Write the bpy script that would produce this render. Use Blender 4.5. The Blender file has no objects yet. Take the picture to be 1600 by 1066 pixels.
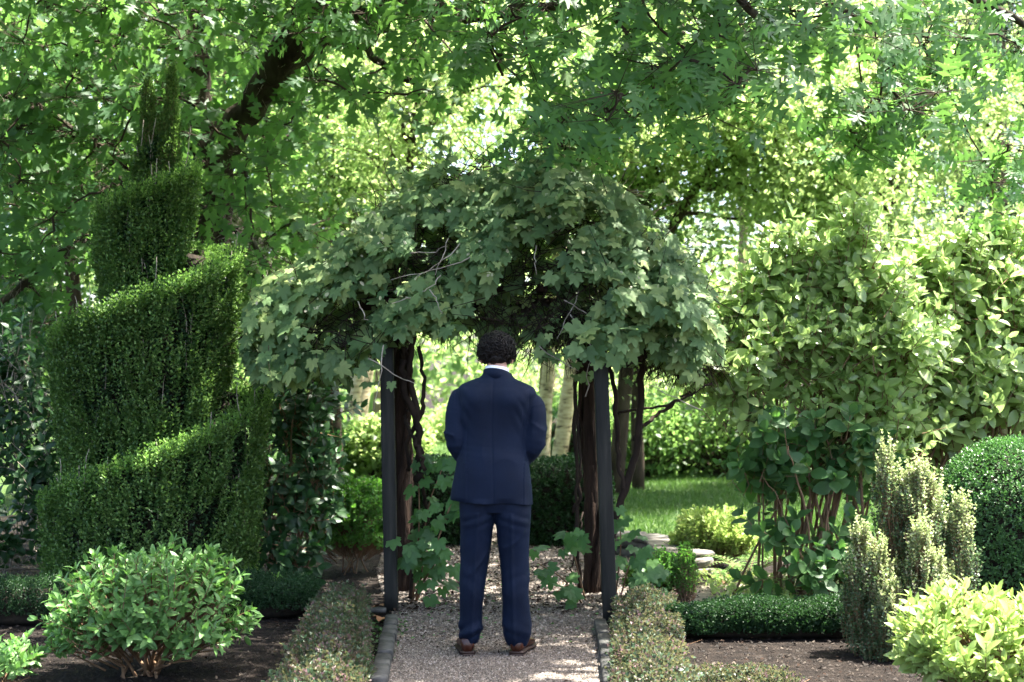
import bpy, math, random
import numpy as np
from mathutils import Vector, Matrix
PI = math.pi
sc = bpy.context.scene
COL = sc.collection

# ------------------------------------------------------------------ camera, sky, sun, exposure
FPX, CX, HY, CAMZ = 2222.0, 800.0, 590.0, 1.5      # focal length in photo pixels, principal column, horizon row, eye height
cam = bpy.data.cameras.new('camera')
cam.lens = 50.0; cam.sensor_width = 36.0; cam.shift_y = (HY - 533.0) / 1600.0
cam.clip_start = 0.1; cam.clip_end = 600
cam.dof.use_dof = True; cam.dof.focus_distance = 7.85; cam.dof.aperture_fstop = 3.0
co = bpy.data.objects.new('camera', cam); COL.objects.link(co)
co.location = (0, 0, CAMZ); co.rotation_euler = (math.radians(90), 0, 0)
sc.camera = co

SUN_DIR = Vector((0.34, 0.10, 0.93)).normalized()   # towards the sun: behind the arch, to the right, high
EL = math.asin(SUN_DIR.z); AZ = math.atan2(SUN_DIR.x, SUN_DIR.y)
world = bpy.data.worlds.new('World'); sc.world = world; world.use_nodes = True
wn = world.node_tree.nodes; wl = world.node_tree.links
sky = wn.new('ShaderNodeTexSky'); sky.sky_type = 'NISHITA'; sky.sun_disc = False
sky.sun_elevation = EL; sky.sun_rotation = AZ; sky.air_density = 0.8; sky.dust_density = 4.0; sky.ozone_density = 0.4
wl.new(sky.outputs[0], wn['Background'].inputs[0]); wn['Background'].inputs[1].default_value = 0.12
sun = bpy.data.lights.new('sun', 'SUN'); sun.energy = 5.0; sun.angle = math.radians(0.53); sun.color = (1.0, 0.95, 0.86)
so = bpy.data.objects.new('sun', sun); COL.objects.link(so)
so.rotation_euler = SUN_DIR.to_track_quat('Z', 'Y').to_euler()
sc.view_settings.view_transform = 'Standard'; sc.view_settings.look = 'None'
sc.view_settings.gamma = 1.0; sc.view_settings.use_curve_mapping = False
sc.view_settings.exposure = 2.8
sc.render.engine = 'CYCLES'
sc.cycles.use_denoising = True
sc.cycles.max_bounces = 9; sc.cycles.diffuse_bounces = 5; sc.cycles.transmission_bounces = 7; sc.cycles.glossy_bounces = 2
sc.cycles.sample_clamp_indirect = 6.0
sc.cycles.use_adaptive_sampling = True; sc.cycles.adaptive_threshold = 0.02

def W(px, py, Y):                                   # photo pixel at a distance -> world point
    return np.array([(px - CX) / FPX * Y, Y, CAMZ - (py - HY) / FPX * Y])
def WG(px, py):                                     # photo pixel on the ground
    return W(px, py, CAMZ * FPX / (py - HY))
def RNG(s): return np.random.default_rng(s)
def nz(v):
    v = np.asarray(v, float); return v / np.maximum(np.linalg.norm(v, axis=-1, keepdims=True), 1e-9)
def snoise(P, f, seed, octs=3):                     # cheap smooth noise, about -1..1
    r = RNG(seed); P = np.asarray(P, float); out = np.zeros(P.shape[0]); amp = 1; tot = 0
    for o in range(octs):
        acc = np.zeros(P.shape[0])
        for k in range(5):
            d = nz(r.normal(size=3)) * f * (2 ** o) * r.uniform(.7, 1.3)
            acc += np.sin(P @ d + r.uniform(0, 6.28))
        out += amp * acc / 2.2; tot += amp; amp *= .5
    return out / tot

# ------------------------------------------------------------------ objects
def tag(o, label=None, cat=None, group=None, kind=None):
    if label: o['label'] = label
    if cat: o['category'] = cat
    if group: o['group'] = group
    if kind: o['kind'] = kind
    return o
def empty(name, loc, label, cat, group=None):
    o = bpy.data.objects.new(name, None); COL.objects.link(o); o.location = Vector([float(c) for c in loc])
    o.empty_display_size = .1
    return tag(o, label, cat, group)
def link(name, me, parent=None):
    o = bpy.data.objects.new(name, me); COL.objects.link(o)
    if parent is not None:
        o.parent = parent
        if parent.parent is None: o.matrix_parent_inverse = Matrix.Translation(-parent.location)   # vertices are in world space; parents are never rotated
    return o

class MB:
    def __init__(s): s.V = []; s.L = []; s.S = []; s.n = 0
    def add(s, v, f):
        v = np.asarray(v, float).reshape(-1, 3); s.V.append(v)
        if isinstance(f, np.ndarray):
            s.L.append((f + s.n).ravel()); s.S.append(np.full(len(f), f.shape[1]))
        else:
            s.L.append(np.array([i for q in f for i in q], int) + s.n); s.S.append(np.array([len(q) for q in f]))
        s.n += len(v)
    def mesh(s, name, mat=None, smooth=False):
        V = np.concatenate(s.V).astype(np.float32); L = np.concatenate(s.L).astype(np.int32); S = np.concatenate(s.S).astype(np.int32)
        me = bpy.data.meshes.new(name)
        me.vertices.add(len(V)); me.vertices.foreach_set('co', V.ravel())
        me.loops.add(len(L)); me.loops.foreach_set('vertex_index', L)
        me.polygons.add(len(S)); st = np.zeros(len(S), np.int32); st[1:] = np.cumsum(S)[:-1]
        me.polygons.foreach_set('loop_start', st)
        if smooth: me.polygons.foreach_set('use_smooth', np.ones(len(S), bool))
        me.update(calc_edges=True)
        if mat: me.materials.append(mat)
        return me
    def build(s, name, mat, parent=None, smooth=False, kind=None):
        if not s.V: return None
        o = link(name, s.mesh(name, mat, smooth), parent)
        if kind: o['kind'] = kind
        return o

def tube(mb, pts, rad, k=6, cap=True, seed=None, rough=0):
    pts = np.asarray(pts, float); n = len(pts)
    rad = np.broadcast_to(np.asarray(rad, float), (n,)) if np.ndim(rad) == 0 or len(np.atleast_1d(rad)) == n else np.interp(np.linspace(0, 1, n), np.linspace(0, 1, len(rad)), rad)
    T = nz(np.gradient(pts, axis=0)); up = np.array([0.13, 0.31, 0.94]) if abs(T[0][2]) < .9 else np.array([0.9, .3, .1])
    A = nz(np.cross(T, up)); B = np.cross(T, A)
    a = np.arange(k) * 2 * PI / k
    ring = np.cos(a)[None, :, None] * A[:, None, :] + np.sin(a)[None, :, None] * B[:, None, :]
    rr = rad[:, None, None] * np.ones((n, k, 1))
    if rough and seed is not None:
        r = RNG(seed); rr = rr * (1 + rough * r.uniform(-1, 1, (n, k, 1)))
    v = pts[:, None, :] + ring * rr
    i = np.arange(n - 1)[:, None] * k; j = np.arange(k)[None, :]; jn = (j + 1) % k
    f = np.stack([i + j, i + jn, i + jn + k, i + j + k], -1).reshape(-1, 4)
    fl = [tuple(q) for q in f.tolist()]
    if cap: fl += [tuple(range(k))[::-1], tuple(range((n - 1) * k, n * k))]
    mb.add(v.reshape(-1, 3), fl)
def smooth_path(ctrl, n=12):
    c = np.asarray(ctrl, float); m = len(c)
    if m < 3: return np.stack([c[0] + (c[-1] - c[0]) * t for t in np.linspace(0, 1, n)])
    p = np.vstack([2 * c[0] - c[1], c, 2 * c[-1] - c[-2]]); out = []
    for t in np.linspace(0, m - 1 - 1e-6, n):
        i = int(t); u = t - i; a, b, d, e = p[i], p[i + 1], p[i + 2], p[i + 3]
        out.append(.5 * ((2 * b) + (-a + d) * u + (2 * a - 5 * b + 4 * d - e) * u * u + (-a + 3 * b - 3 * d + e) * u ** 3))
    return np.array(out)
def sticks(mb, P0, P1, r0, r1):
    P0 = np.asarray(P0, float); P1 = np.asarray(P1, float); n = len(P0)
    if n == 0: return
    T = nz(P1 - P0); up = np.where(np.abs(T[:, 2:3]) < .8, [[0, 0, 1.]], [[1., 0, 0]]); A = nz(np.cross(T, up)); B = np.cross(T, A)
    V = np.zeros((n, 6, 3))
    r0 = np.broadcast_to(r0, (n,))[:, None]; r1 = np.broadcast_to(r1, (n,))[:, None]
    for k in range(3):
        d = math.cos(k * 2.0944) * A + math.sin(k * 2.0944) * B
        V[:, k] = P0 + d * r0; V[:, k + 3] = P1 + d * r1
    F = np.array([[0, 1, 4, 3], [1, 2, 5, 4], [2, 0, 3, 5]])
    mb.add(V.reshape(-1, 3), (F[None] + (np.arange(n) * 6)[:, None, None]).reshape(-1, 4))
def box(mb, c, s, rz=0, jit=0, rng=None, bev=0.0):
    x, y, z = np.array(s) / 2.0; b = bev
    if b:
        v = []
        for zz, ins in ((-z, b), (-z + b, 0), (z - b, 0), (z, b)):
            for sx, sy in ((-1, -1), (1, -1), (1, 1), (-1, 1)): v.append((sx * (x - ins), sy * (y - ins), zz))
        f = [(3, 2, 1, 0), (12, 13, 14, 15)]
        for r in range(3):
            for k in range(4): f.append((r * 4 + k, r * 4 + (k + 1) % 4, r * 4 + 4 + (k + 1) % 4, r * 4 + 4 + k))
    else:
        v = [(-x, -y, -z), (x, -y, -z), (x, y, -z), (-x, y, -z), (-x, -y, z), (x, -y, z), (x, y, z), (-x, y, z)]
        f = [(3, 2, 1, 0), (4, 5, 6, 7), (0, 1, 5, 4), (1, 2, 6, 5), (2, 3, 7, 6), (3, 0, 4, 7)]
    v = np.array(v, float)
    if jit and rng is not None: v += rng.uniform(-jit, jit, v.shape)
    R = np.array([[math.cos(rz), -math.sin(rz), 0], [math.sin(rz), math.cos(rz), 0], [0, 0, 1]])
    mb.add(v @ R.T + np.asarray(c), f)

# ------------------------------------------------------------------ materials
def newmat(name):
    m = bpy.data.materials.new(name); m.use_nodes = True
    nt = m.node_tree; nt.nodes.clear(); out = nt.nodes.new('ShaderNodeOutputMaterial')
    return m, nt, out
def ramp(nt, cols, fac=None):
    r = nt.nodes.new('ShaderNodeValToRGB'); e = r.color_ramp.elements
    while len(e) < len(cols): e.new(.5)
    for i, c in enumerate(cols):
        p, c = c if isinstance(c[0], float) and len(c) == 2 else (i / (len(cols) - 1), c)
        e[i].position = p; e[i].color = (*c, 1)
    if fac is not None: nt.links.new(fac, r.inputs[0])
    return r
def leafmat(name, cols, trans, tfac=.4, rough=.42, spec=.5, clump=0.0):
    m, nt, out = newmat(name); N = nt.nodes; L = nt.links
    g = N.new('ShaderNodeNewGeometry'); oi = N.new('ShaderNodeObjectInfo')
    a = N.new('ShaderNodeMath'); a.operation = 'ADD'; L.new(g.outputs['Random Per Island'], a.inputs[0]); L.new(oi.outputs['Random'], a.inputs[1])
    fr = N.new('ShaderNodeMath'); fr.operation = 'FRACT'; L.new(a.outputs[0], fr.inputs[0])
    if clump:
        tq = N.new('ShaderNodeTexCoord'); nq = N.new('ShaderNodeTexNoise'); nq.inputs['Scale'].default_value = clump; nq.inputs['Detail'].default_value = 3; L.new(tq.outputs['Object'], nq.inputs[0])
        mq = N.new('ShaderNodeMapRange'); mq.inputs[1].default_value = .35; mq.inputs[2].default_value = .65; L.new(nq.outputs[0], mq.inputs[0])
        mm = N.new('ShaderNodeMath'); mm.operation = 'MULTIPLY'; L.new(fr.outputs[0], mm.inputs[0]); mm.inputs[1].default_value = .5
        m2 = N.new('ShaderNodeMath'); m2.operation = 'MULTIPLY_ADD'; L.new(mq.outputs[0], m2.inputs[0]); m2.inputs[1].default_value = .55; L.new(mm.outputs[0], m2.inputs[2]); fr = m2
    r = ramp(nt, cols, fr.outputs[0])
    tc = N.new('ShaderNodeTexCoord'); no = N.new('ShaderNodeTexNoise'); no.inputs['Scale'].default_value = 1.6; L.new(tc.outputs['Object'], no.inputs[0])
    hs = N.new('ShaderNodeHueSaturation'); L.new(r.outputs[0], hs.inputs['Color'])
    mr = N.new('ShaderNodeMapRange'); mr.inputs[1].default_value = .3; mr.inputs[2].default_value = .7; mr.inputs[3].default_value = .8; mr.inputs[4].default_value = 1.2
    L.new(no.outputs[0], mr.inputs[0]); L.new(mr.outputs[0], hs.inputs['Value'])
    p = N.new('ShaderNodeBsdfPrincipled'); L.new(hs.outputs[0], p.inputs['Base Color']); p.inputs['Roughness'].default_value = rough
    p.inputs['Specular IOR Level'].default_value = spec
    t = N.new('ShaderNodeBsdfTranslucent'); mx = N.new('ShaderNodeMixRGB'); mx.blend_type = 'MULTIPLY'; mx.inputs[0].default_value = .35
    mx.inputs[1].default_value = (*trans, 1); rr = ramp(nt, [(.55, .6, .5), (1, 1, 1)], fr.outputs[0]); L.new(rr.outputs[0], mx.inputs[2])
    L.new(mx.outputs[0], t.inputs[0])
    s = N.new('ShaderNodeMixShader'); s.inputs[0].default_value = tfac; L.new(p.outputs[0], s.inputs[1]); L.new(t.outputs[0], s.inputs[2])
    L.new(s.outputs[0], out.inputs[0]); return m
def solid(name, cols, scale=8, rough=.8, bump=.3, bscale=40, stretch=(1, 1, 1), spec=.3, detail=6, bdist=.01):
    m, nt, out = newmat(name); N = nt.nodes; L = nt.links
    tc = N.new('ShaderNodeTexCoord'); mp = N.new('ShaderNodeMapping'); mp.inputs['Scale'].default_value = stretch; L.new(tc.outputs['Object'], mp.inputs[0])
    no = N.new('ShaderNodeTexNoise'); no.inputs['Scale'].default_value = scale; no.inputs['Detail'].default_value = detail; L.new(mp.outputs[0], no.inputs[0])
    ms = N.new('ShaderNodeMapRange'); ms.inputs[1].default_value = .32; ms.inputs[2].default_value = .68; L.new(no.outputs[0], ms.inputs[0])
    r = ramp(nt, cols, ms.outputs[0])
    p = N.new('ShaderNodeBsdfPrincipled'); L.new(r.outputs[0], p.inputs['Base Color']); p.inputs['Roughness'].default_value = rough; p.inputs['Specular IOR Level'].default_value = spec
    if bump:
        nb = N.new('ShaderNodeTexNoise'); nb.inputs['Scale'].default_value = bscale; nb.inputs['Detail'].default_value = 5; L.new(mp.outputs[0], nb.inputs[0])
        b = N.new('ShaderNodeBump'); b.inputs['Strength'].default_value = bump; b.inputs['Distance'].default_value = bdist; L.new(nb.outputs[0], b.inputs['Height']); L.new(b.outputs[0], p.inputs['Normal'])
    L.new(p.outputs[0], out.inputs[0]); return m
def islandmat(name, cols, rough=.8, spec=.3):
    m, nt, out = newmat(name); N = nt.nodes; L = nt.links
    g = N.new('ShaderNodeNewGeometry'); r = ramp(nt, cols, g.outputs['Random Per Island'])
    p = N.new('ShaderNodeBsdfPrincipled'); L.new(r.outputs[0], p.inputs['Base Color']); p.inputs['Roughness'].default_value = rough; p.inputs['Specular IOR Level'].default_value = spec
    L.new(p.outputs[0], out.inputs[0]); return m

M = {}
M['oak'] = leafmat('oak_leaf', [(.03, .085, .03), (.05, .12, .04), (.08, .17, .055)], (.20, .42, .08), .45, .48, .25)
M['vine'] = leafmat('vine_leaf', [(.06, .115, .05), (.10, .17, .07), (.13, .21, .085), (.19, .27, .11), (.30, .36, .13)], (.24, .38, .10), .36, .55, .2)
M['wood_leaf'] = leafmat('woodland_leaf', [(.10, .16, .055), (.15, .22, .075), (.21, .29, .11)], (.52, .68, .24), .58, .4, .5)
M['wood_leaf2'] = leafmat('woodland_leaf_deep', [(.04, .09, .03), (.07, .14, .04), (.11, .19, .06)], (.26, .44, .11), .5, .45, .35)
M['fir'] = leafmat('fir_needle', [(.03, .07, .035), (.05, .10, .05)], (.06, .14, .05), .25, .6, .3)
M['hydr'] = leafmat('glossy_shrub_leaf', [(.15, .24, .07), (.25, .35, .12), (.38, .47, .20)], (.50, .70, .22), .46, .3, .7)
M['hydr_shaded'] = leafmat('shaded_shrub_leaf', [(.018, .05, .02), (.03, .07, .028), (.042, .095, .035)], (.06, .18, .04), .3, .42, .3)  # broad leaf painted darker for shrubs standing in shade
M['weig'] = leafmat('low_shrub_leaf', [(.085, .18, .055), (.11, .22, .065), (.16, .30, .09)], (.18, .40, .07), .32, .45, .35)
M['lime'] = leafmat('lime_shrub_leaf', [(.24, .34, .09), (.32, .44, .13), (.42, .52, .19)], (.45, .6, .15), .38, .42, .45)
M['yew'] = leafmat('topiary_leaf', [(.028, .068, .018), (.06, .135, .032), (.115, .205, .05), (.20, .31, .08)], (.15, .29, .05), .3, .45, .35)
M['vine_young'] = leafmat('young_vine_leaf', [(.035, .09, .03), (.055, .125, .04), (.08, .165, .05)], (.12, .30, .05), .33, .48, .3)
M['yew_tip_lit'] = leafmat('topiary_lit_tip_leaf', [(.11, .24, .045), (.17, .32, .065), (.25, .41, .10)], (.24, .44, .08), .36, .48, .3)  # new growth, painted brighter to stand in for light on the ledges
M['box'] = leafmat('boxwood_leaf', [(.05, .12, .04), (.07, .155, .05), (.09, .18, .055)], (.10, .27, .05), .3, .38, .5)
M['box_shaded'] = leafmat('shaded_boxwood_leaf', [(.014, .038, .014), (.022, .058, .02), (.034, .08, .028)], (.04, .11, .025), .28, .45, .3)  # boxwood leaf darkened so that shade sits in its colour
M['vari'] = leafmat('variegated_leaf', [(.035, .075, .035), (.07, .12, .055), (.15, .19, .11)], (.16, .28, .10), .3, .4, .45, 14)
M['vari_tip'] = leafmat('variegated_tip_leaf', [(.26, .36, .13), (.40, .46, .22), (.50, .44, .34)], (.40, .50, .20), .38, .42, .4)
M['red'] = leafmat('reddish_hedge_leaf', [(.018, .044, .021), (.032, .072, .03), (.05, .095, .043), (.10, .05, .056), (.19, .11, .12)], (.22, .22, .10), .3, .45, .4, 16)
M['fern'] = leafmat('fern_leaf', [(.14, .26, .08), (.20, .34, .11)], (.30, .5, .12), .45, .5, .3)
M['bright'] = leafmat('bright_shrub_leaf', [(.07, .18, .04), (.10, .23, .05), (.14, .28, .06)], (.18, .45, .05), .4, .42, .45)
M['grass'] = leafmat('grass_blade', [(.035, .08, .02), (.055, .115, .025), (.08, .14, .035)], (.12, .25, .04), .3, .5, .3)
M['bark'] = solid('oak_bark', [(.018, .014, .010), (.045, .036, .026), (.075, .075, .045)], 6, .95, 1.0, 30, (1, 1, .35), .1, 8, .03)
M['bark_thin'] = solid('twig_bark', [(.03, .022, .015), (.07, .052, .036)], 10, .9, .5, 60, (1, 1, .4), .15)
M['bark_lit'] = solid('grey_brown_bark', [(.10, .08, .05), (.22, .18, .12)], 5, .9, .5, 40, (1, 1, .3), .15)
M['birch'] = solid('birch_bark', [(.07, .055, .04), (.38, .31, .2), (.5, .42, .28), (.55, .48, .34)], 7, .75, .4, 30, (1, 1, 3.0), .2)
M['stem'] = solid('shrub_stem', [(.12, .07, .04), (.25, .155, .09)], 14, .8, .3, 60, (1, 1, .4), .2)
M['deadwood'] = solid('dead_twig', [(.22, .18, .14), (.42, .36, .3)], 14, .85, .2, 60)
M['darkwood'] = solid('vine_wood', [(.015, .011, .009), (.04, .028, .02)], 12, .9, .6, 50, (1, 1, .3), .1)
M['core'] = solid('shade_core', [(.012, .010, .007), (.03, .022, .014)], 30, .95, .6, 80)  # dark fill colour standing in for shade inside clipped plants
M['post'] = solid('weathered_painted_post', [(.007, .0075, .0065), (.013, .0135, .0115), (.028, .027, .022)], 4, .75, .5, 50, (6, 6, .5), .3, 8, .004)
M['rearpost'] = solid('rough_brown_post', [(.012, .007, .005), (.03, .018, .012), (.05, .03, .02)], 9, .9, 1.0, 40, (3, 3, .25), .15, 8, .02)
M['kerb'] = solid('kerb_stone', [(.024, .024, .022), (.048, .048, .045), (.085, .084, .078)], 12, .85, .6, 60, (1, 1, 1), .25, 8, .006)
M['slab'] = solid('wall_slab', [(.07, .065, .055), (.14, .128, .11), (.22, .205, .18)], 9, .85, .7, 40, (1, 1, 1), .25, 8, .01)
M['soil'] = solid('soil', [(.007, .0055, .0045), (.016, .012, .0095), (.03, .023, .018)], 14, .95, 1.0, 70, (1, 1, 1), .15, 8, .03)
M['mulch'] = islandmat('mulch_chip', [(.008, .006, .005), (.017, .013, .010), (.032, .024, .018), (.012, .009, .007), (.07, .055, .042)], .85)
M['gravelbed'] = solid('gravel_bed', [(.045, .038, .032), (.09, .08, .07), (.14, .125, .11)], 120, .9, .8, 160, (1, 1, 1), .25, 4, .01)
M['stone'] = islandmat('gravel_stone', [(.08, .066, .052), (.155, .13, .106), (.035, .028, .021), (.22, .19, .16), (.115, .085, .066), (.31, .28, .25)], .75)
M['lawn'] = solid('lawn_turf', [(.03, .06, .018), (.05, .09, .025), (.08, .12, .035)], 3, .95, .8, 90, (1, 1, 1), .1, 8, .03)
M['drive'] = solid('pale_drive', [(.42, .40, .37), (.55, .52, .48)], 3, .9, .2)
M['sand'] = solid('sandy_ground', [(.14, .115, .085), (.27, .23, .18)], 14, .95, .8, 60)
M['deadleaf'] = solid('dry_leaf', [(.20, .09, .04), (.36, .19, .09)], 20, .7, .2, 60)
M['skin'] = solid('skin', [(.50, .27, .19), (.60, .34, .25)], 12, .5, .15, 200, spec=.4)
M['hair'] = solid('dark_hair', [(.0035, .002, .0018), (.010, .006, .004)], 60, .5, .4, 200, spec=.25)
M['shirt'] = solid('white_cotton', [(.75, .76, .80), (.80, .81, .84)], 20, .8, .1, 300)
M['shoe'] = solid('brown_leather', [(.022, .006, .003), (.055, .014, .006)], 10, .3, .1, 90, spec=.5)
M['sole'] = solid('dark_sole', [(.02, .010, .007), (.035, .018, .012)], 10, .55, .1)
M['wpaint'] = solid('white_car_paint', [(.75, .77, .8), (.8, .8, .82)], 2, .25, 0, spec=.6)
M['rpaint'] = solid('dark_red_paint', [(.16, .03, .02), (.2, .04, .03)], 2, .3, 0, spec=.6)
M['glass'] = solid('dark_glass', [(.02, .03, .035), (.04, .05, .06)], 2, .08, 0, spec=.8)
M['rubber'] = solid('black_rubber', [(.015, .015, .015), (.03, .03, .03)], 5, .8, .1)

def suitmat(name, c0, c1):
    m, nt, out = newmat(name); N = nt.nodes; L = nt.links
    tc = N.new('ShaderNodeTexCoord')
    no = N.new('ShaderNodeTexNoise'); no.inputs['Scale'].default_value = 5; no.inputs['Detail'].default_value = 6; L.new(tc.outputs['Object'], no.inputs[0])
    r = ramp(nt, [(.3, c0), (.7, c1)], no.outputs[0])
    wv = N.new('ShaderNodeTexWave'); wv.inputs['Scale'].default_value = 230; wv.bands_direction = 'DIAGONAL'; wv.inputs['Distortion'].default_value = .6; L.new(tc.outputs['Object'], wv.inputs[0])
    n2 = N.new('ShaderNodeTexNoise'); n2.inputs['Scale'].default_value = 24; n2.inputs['Detail'].default_value = 4; L.new(tc.outputs['Object'], n2.inputs[0])
    b1 = N.new('ShaderNodeBump'); b1.inputs['Strength'].default_value = .25; b1.inputs['Distance'].default_value = .0006; L.new(wv.outputs['Fac'], b1.inputs['Height'])
    b2 = N.new('ShaderNodeBump'); b2.inputs['Strength'].default_value = .35; b2.inputs['Distance'].default_value = .004; L.new(n2.outputs[0], b2.inputs['Height']); L.new(b1.outputs[0], b2.inputs['Normal'])
    p = N.new('ShaderNodeBsdfPrincipled'); L.new(r.outputs[0], p.inputs['Base Color']); p.inputs['Roughness'].default_value = .7
    p.inputs['Specular IOR Level'].default_value = .14
    p.inputs['Sheen Weight'].default_value = .03; p.inputs['Sheen Roughness'].default_value = .4; p.inputs['Sheen Tint'].default_value = (.35, .5, .9, 1)
    L.new(b2.outputs[0], p.inputs['Normal']); L.new(p.outputs[0], out.inputs[0]); return m
M['suit'] = suitmat('navy_wool', (.0026, .0064, .0180), (.0038, .0094, .027))
M['trouser'] = suitmat('navy_trouser_wool', (.0020, .0056, .0165), (.0033, .0086, .026))

# ------------------------------------------------------------------ leaf templates: base at origin, tip along +Y, face up +Z
def T_rhomb(w=.5, fold=.08):
    return np.array([(0, 0, 0), (w / 2, .45, fold), (0, 1, -.06), (-w / 2, .45, fold)]), np.array([(0, 1, 2), (0, 2, 3)])
def T_small(w=.5):
    v = np.array([(0, 0, 0), (w / 2, .35, .06), (w * .38, .75, .02), (0, 1, -.1), (-w * .38, .75, .02), (-w / 2, .35, .06)])
    return v, np.array([(0, 1, 2), (0, 2, 3), (0, 3, 4), (0, 4, 5)])
def T_broad(w=.5, fold=.1, droop=.22):
    ys = [0, .14, .34, .56, .78, .92, 1.0]; ws = [0.02, .26, .46, .5, .36, .17, 0.0]
    v = []; f = []
    for y, a in zip(ys, ws):
        z = -droop * y * y + .05 * y
        v += [(-a * w * 2 * .5, y, z + fold * a * 1.6), (0, y, z), (a * w * 2 * .5, y, z + fold * a * 1.6)]
    for i in range(len(ys) - 1):
        a = i * 3
        f += [(a, a + 1, a + 4, a + 3), (a + 1, a + 2, a + 5, a + 4)]
    return np.array(v), np.array(f)
def T_oak():
    o = [(.012, 0), (.03, .13), (.17, .17), (.32, .19), (.21, .27), (.07, .30), (.09, .39), (.28, .46), (.47, .55), (.35, .60), (.11, .57), (.12, .66), (.27, .77), (.36, .88), (.20, .86), (.09, .80), (.07, .92), (.09, 1.0), (0, 1.10)]
    n = len(o); v = []; f = []
    for i, (x, y) in enumerate(o):
        m = 1.10 * i / (n - 1); v += [(x, y, -.20 * y * y - .3 * x * x + .10 * x), (0, m, -.20 * m * m)]
    for (x, y) in o: v.append((-x, y, -.20 * y * y - .3 * x * x + .10 * x))
    for i in range(n - 1):
        f += [(2 * i + 1, 2 * i, 2 * i + 2), (2 * i + 1, 2 * i + 2, 2 * i + 3), (2 * i + 1, 2 * i + 3, 2 * n + i + 1), (2 * i + 1, 2 * n + i + 1, 2 * n + i)]
    return np.array(v), np.array(f)
def T_oak_low():
    v = [(0, 0, 0), (.3, .28, .03), (.1, .36, 0), (.42, .7, .02), (.1, .7, -.08), (0, 1, -.16), (-.1, .7, -.08), (-.42, .7, .02), (-.1, .36, 0), (-.3, .28, .03)]
    f = [(0, 1, 2), (0, 2, 8), (0, 8, 9), (2, 3, 4), (2, 4, 6), (2, 6, 8), (8, 6, 7), (4, 5, 6)]
    return np.array(v), np.array(f)
def T_grape(seed=0):
    # palmate leaf, five pointed lobes, toothed
    key = [(-180, .06), (-158, .30), (-140, .34), (-118, .50), (-105, .42), (-90, .44), (-72, .40), (-52, .62), (-42, .57), (-30, .40), (-20, .50), (-8, .66), (0, .74),
           (8, .66), (20, .50), (30, .40), (42, .57), (52, .62), (72, .40), (90, .44), (105, .42), (118, .50), (140, .34), (158, .30), (180, .06)]
    r = RNG(seed); v = [(0, .26, 0)]
    for a, q in key[:-1]:
        q = q * r.uniform(.93, 1.07); t = math.radians(a); x = q * math.sin(t); y = .26 + q * math.cos(t)
        v.append((x, y, -.22 * q * q + .07 * math.cos(5 * t) * q + r.uniform(-.015, .015)))
    n = len(key) - 1
    return np.array(v), np.array([(0, 1 + (i + 1) % n, 1 + i) for i in range(n)])
def T_lowbroad(w=.5, fold=.1, droop=.22):
    v = [(0, 0, 0)]; f = []
    for y, a in ((.35, .5), (.72, .4)): z = -droop * y * y; v += [(-a * w, y, z + fold * a), (0, y, z), (a * w, y, z + fold * a)]
    v.append((0, 1, -droop)); return np.array(v), np.array([(0, 2, 1), (0, 3, 2), (1, 2, 5), (1, 5, 4), (2, 3, 6), (2, 6, 5), (4, 5, 7), (5, 6, 7)])
TEM = dict(narrowlow=T_lowbroad(.42), broadlow=T_lowbroad(.5), widelow=T_lowbroad(.68), rh=T_rhomb(), rhw=T_rhomb(.72), small=T_small(), smallw=T_small(.68), broad=T_broad(.5), narrow=T_broad(.42, .1, .3), wide=T_broad(.66, .08, .2),
           oak=T_oak(), oaklow=T_oak_low(), grape=T_grape(1), grape2=T_grape(5))

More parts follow.
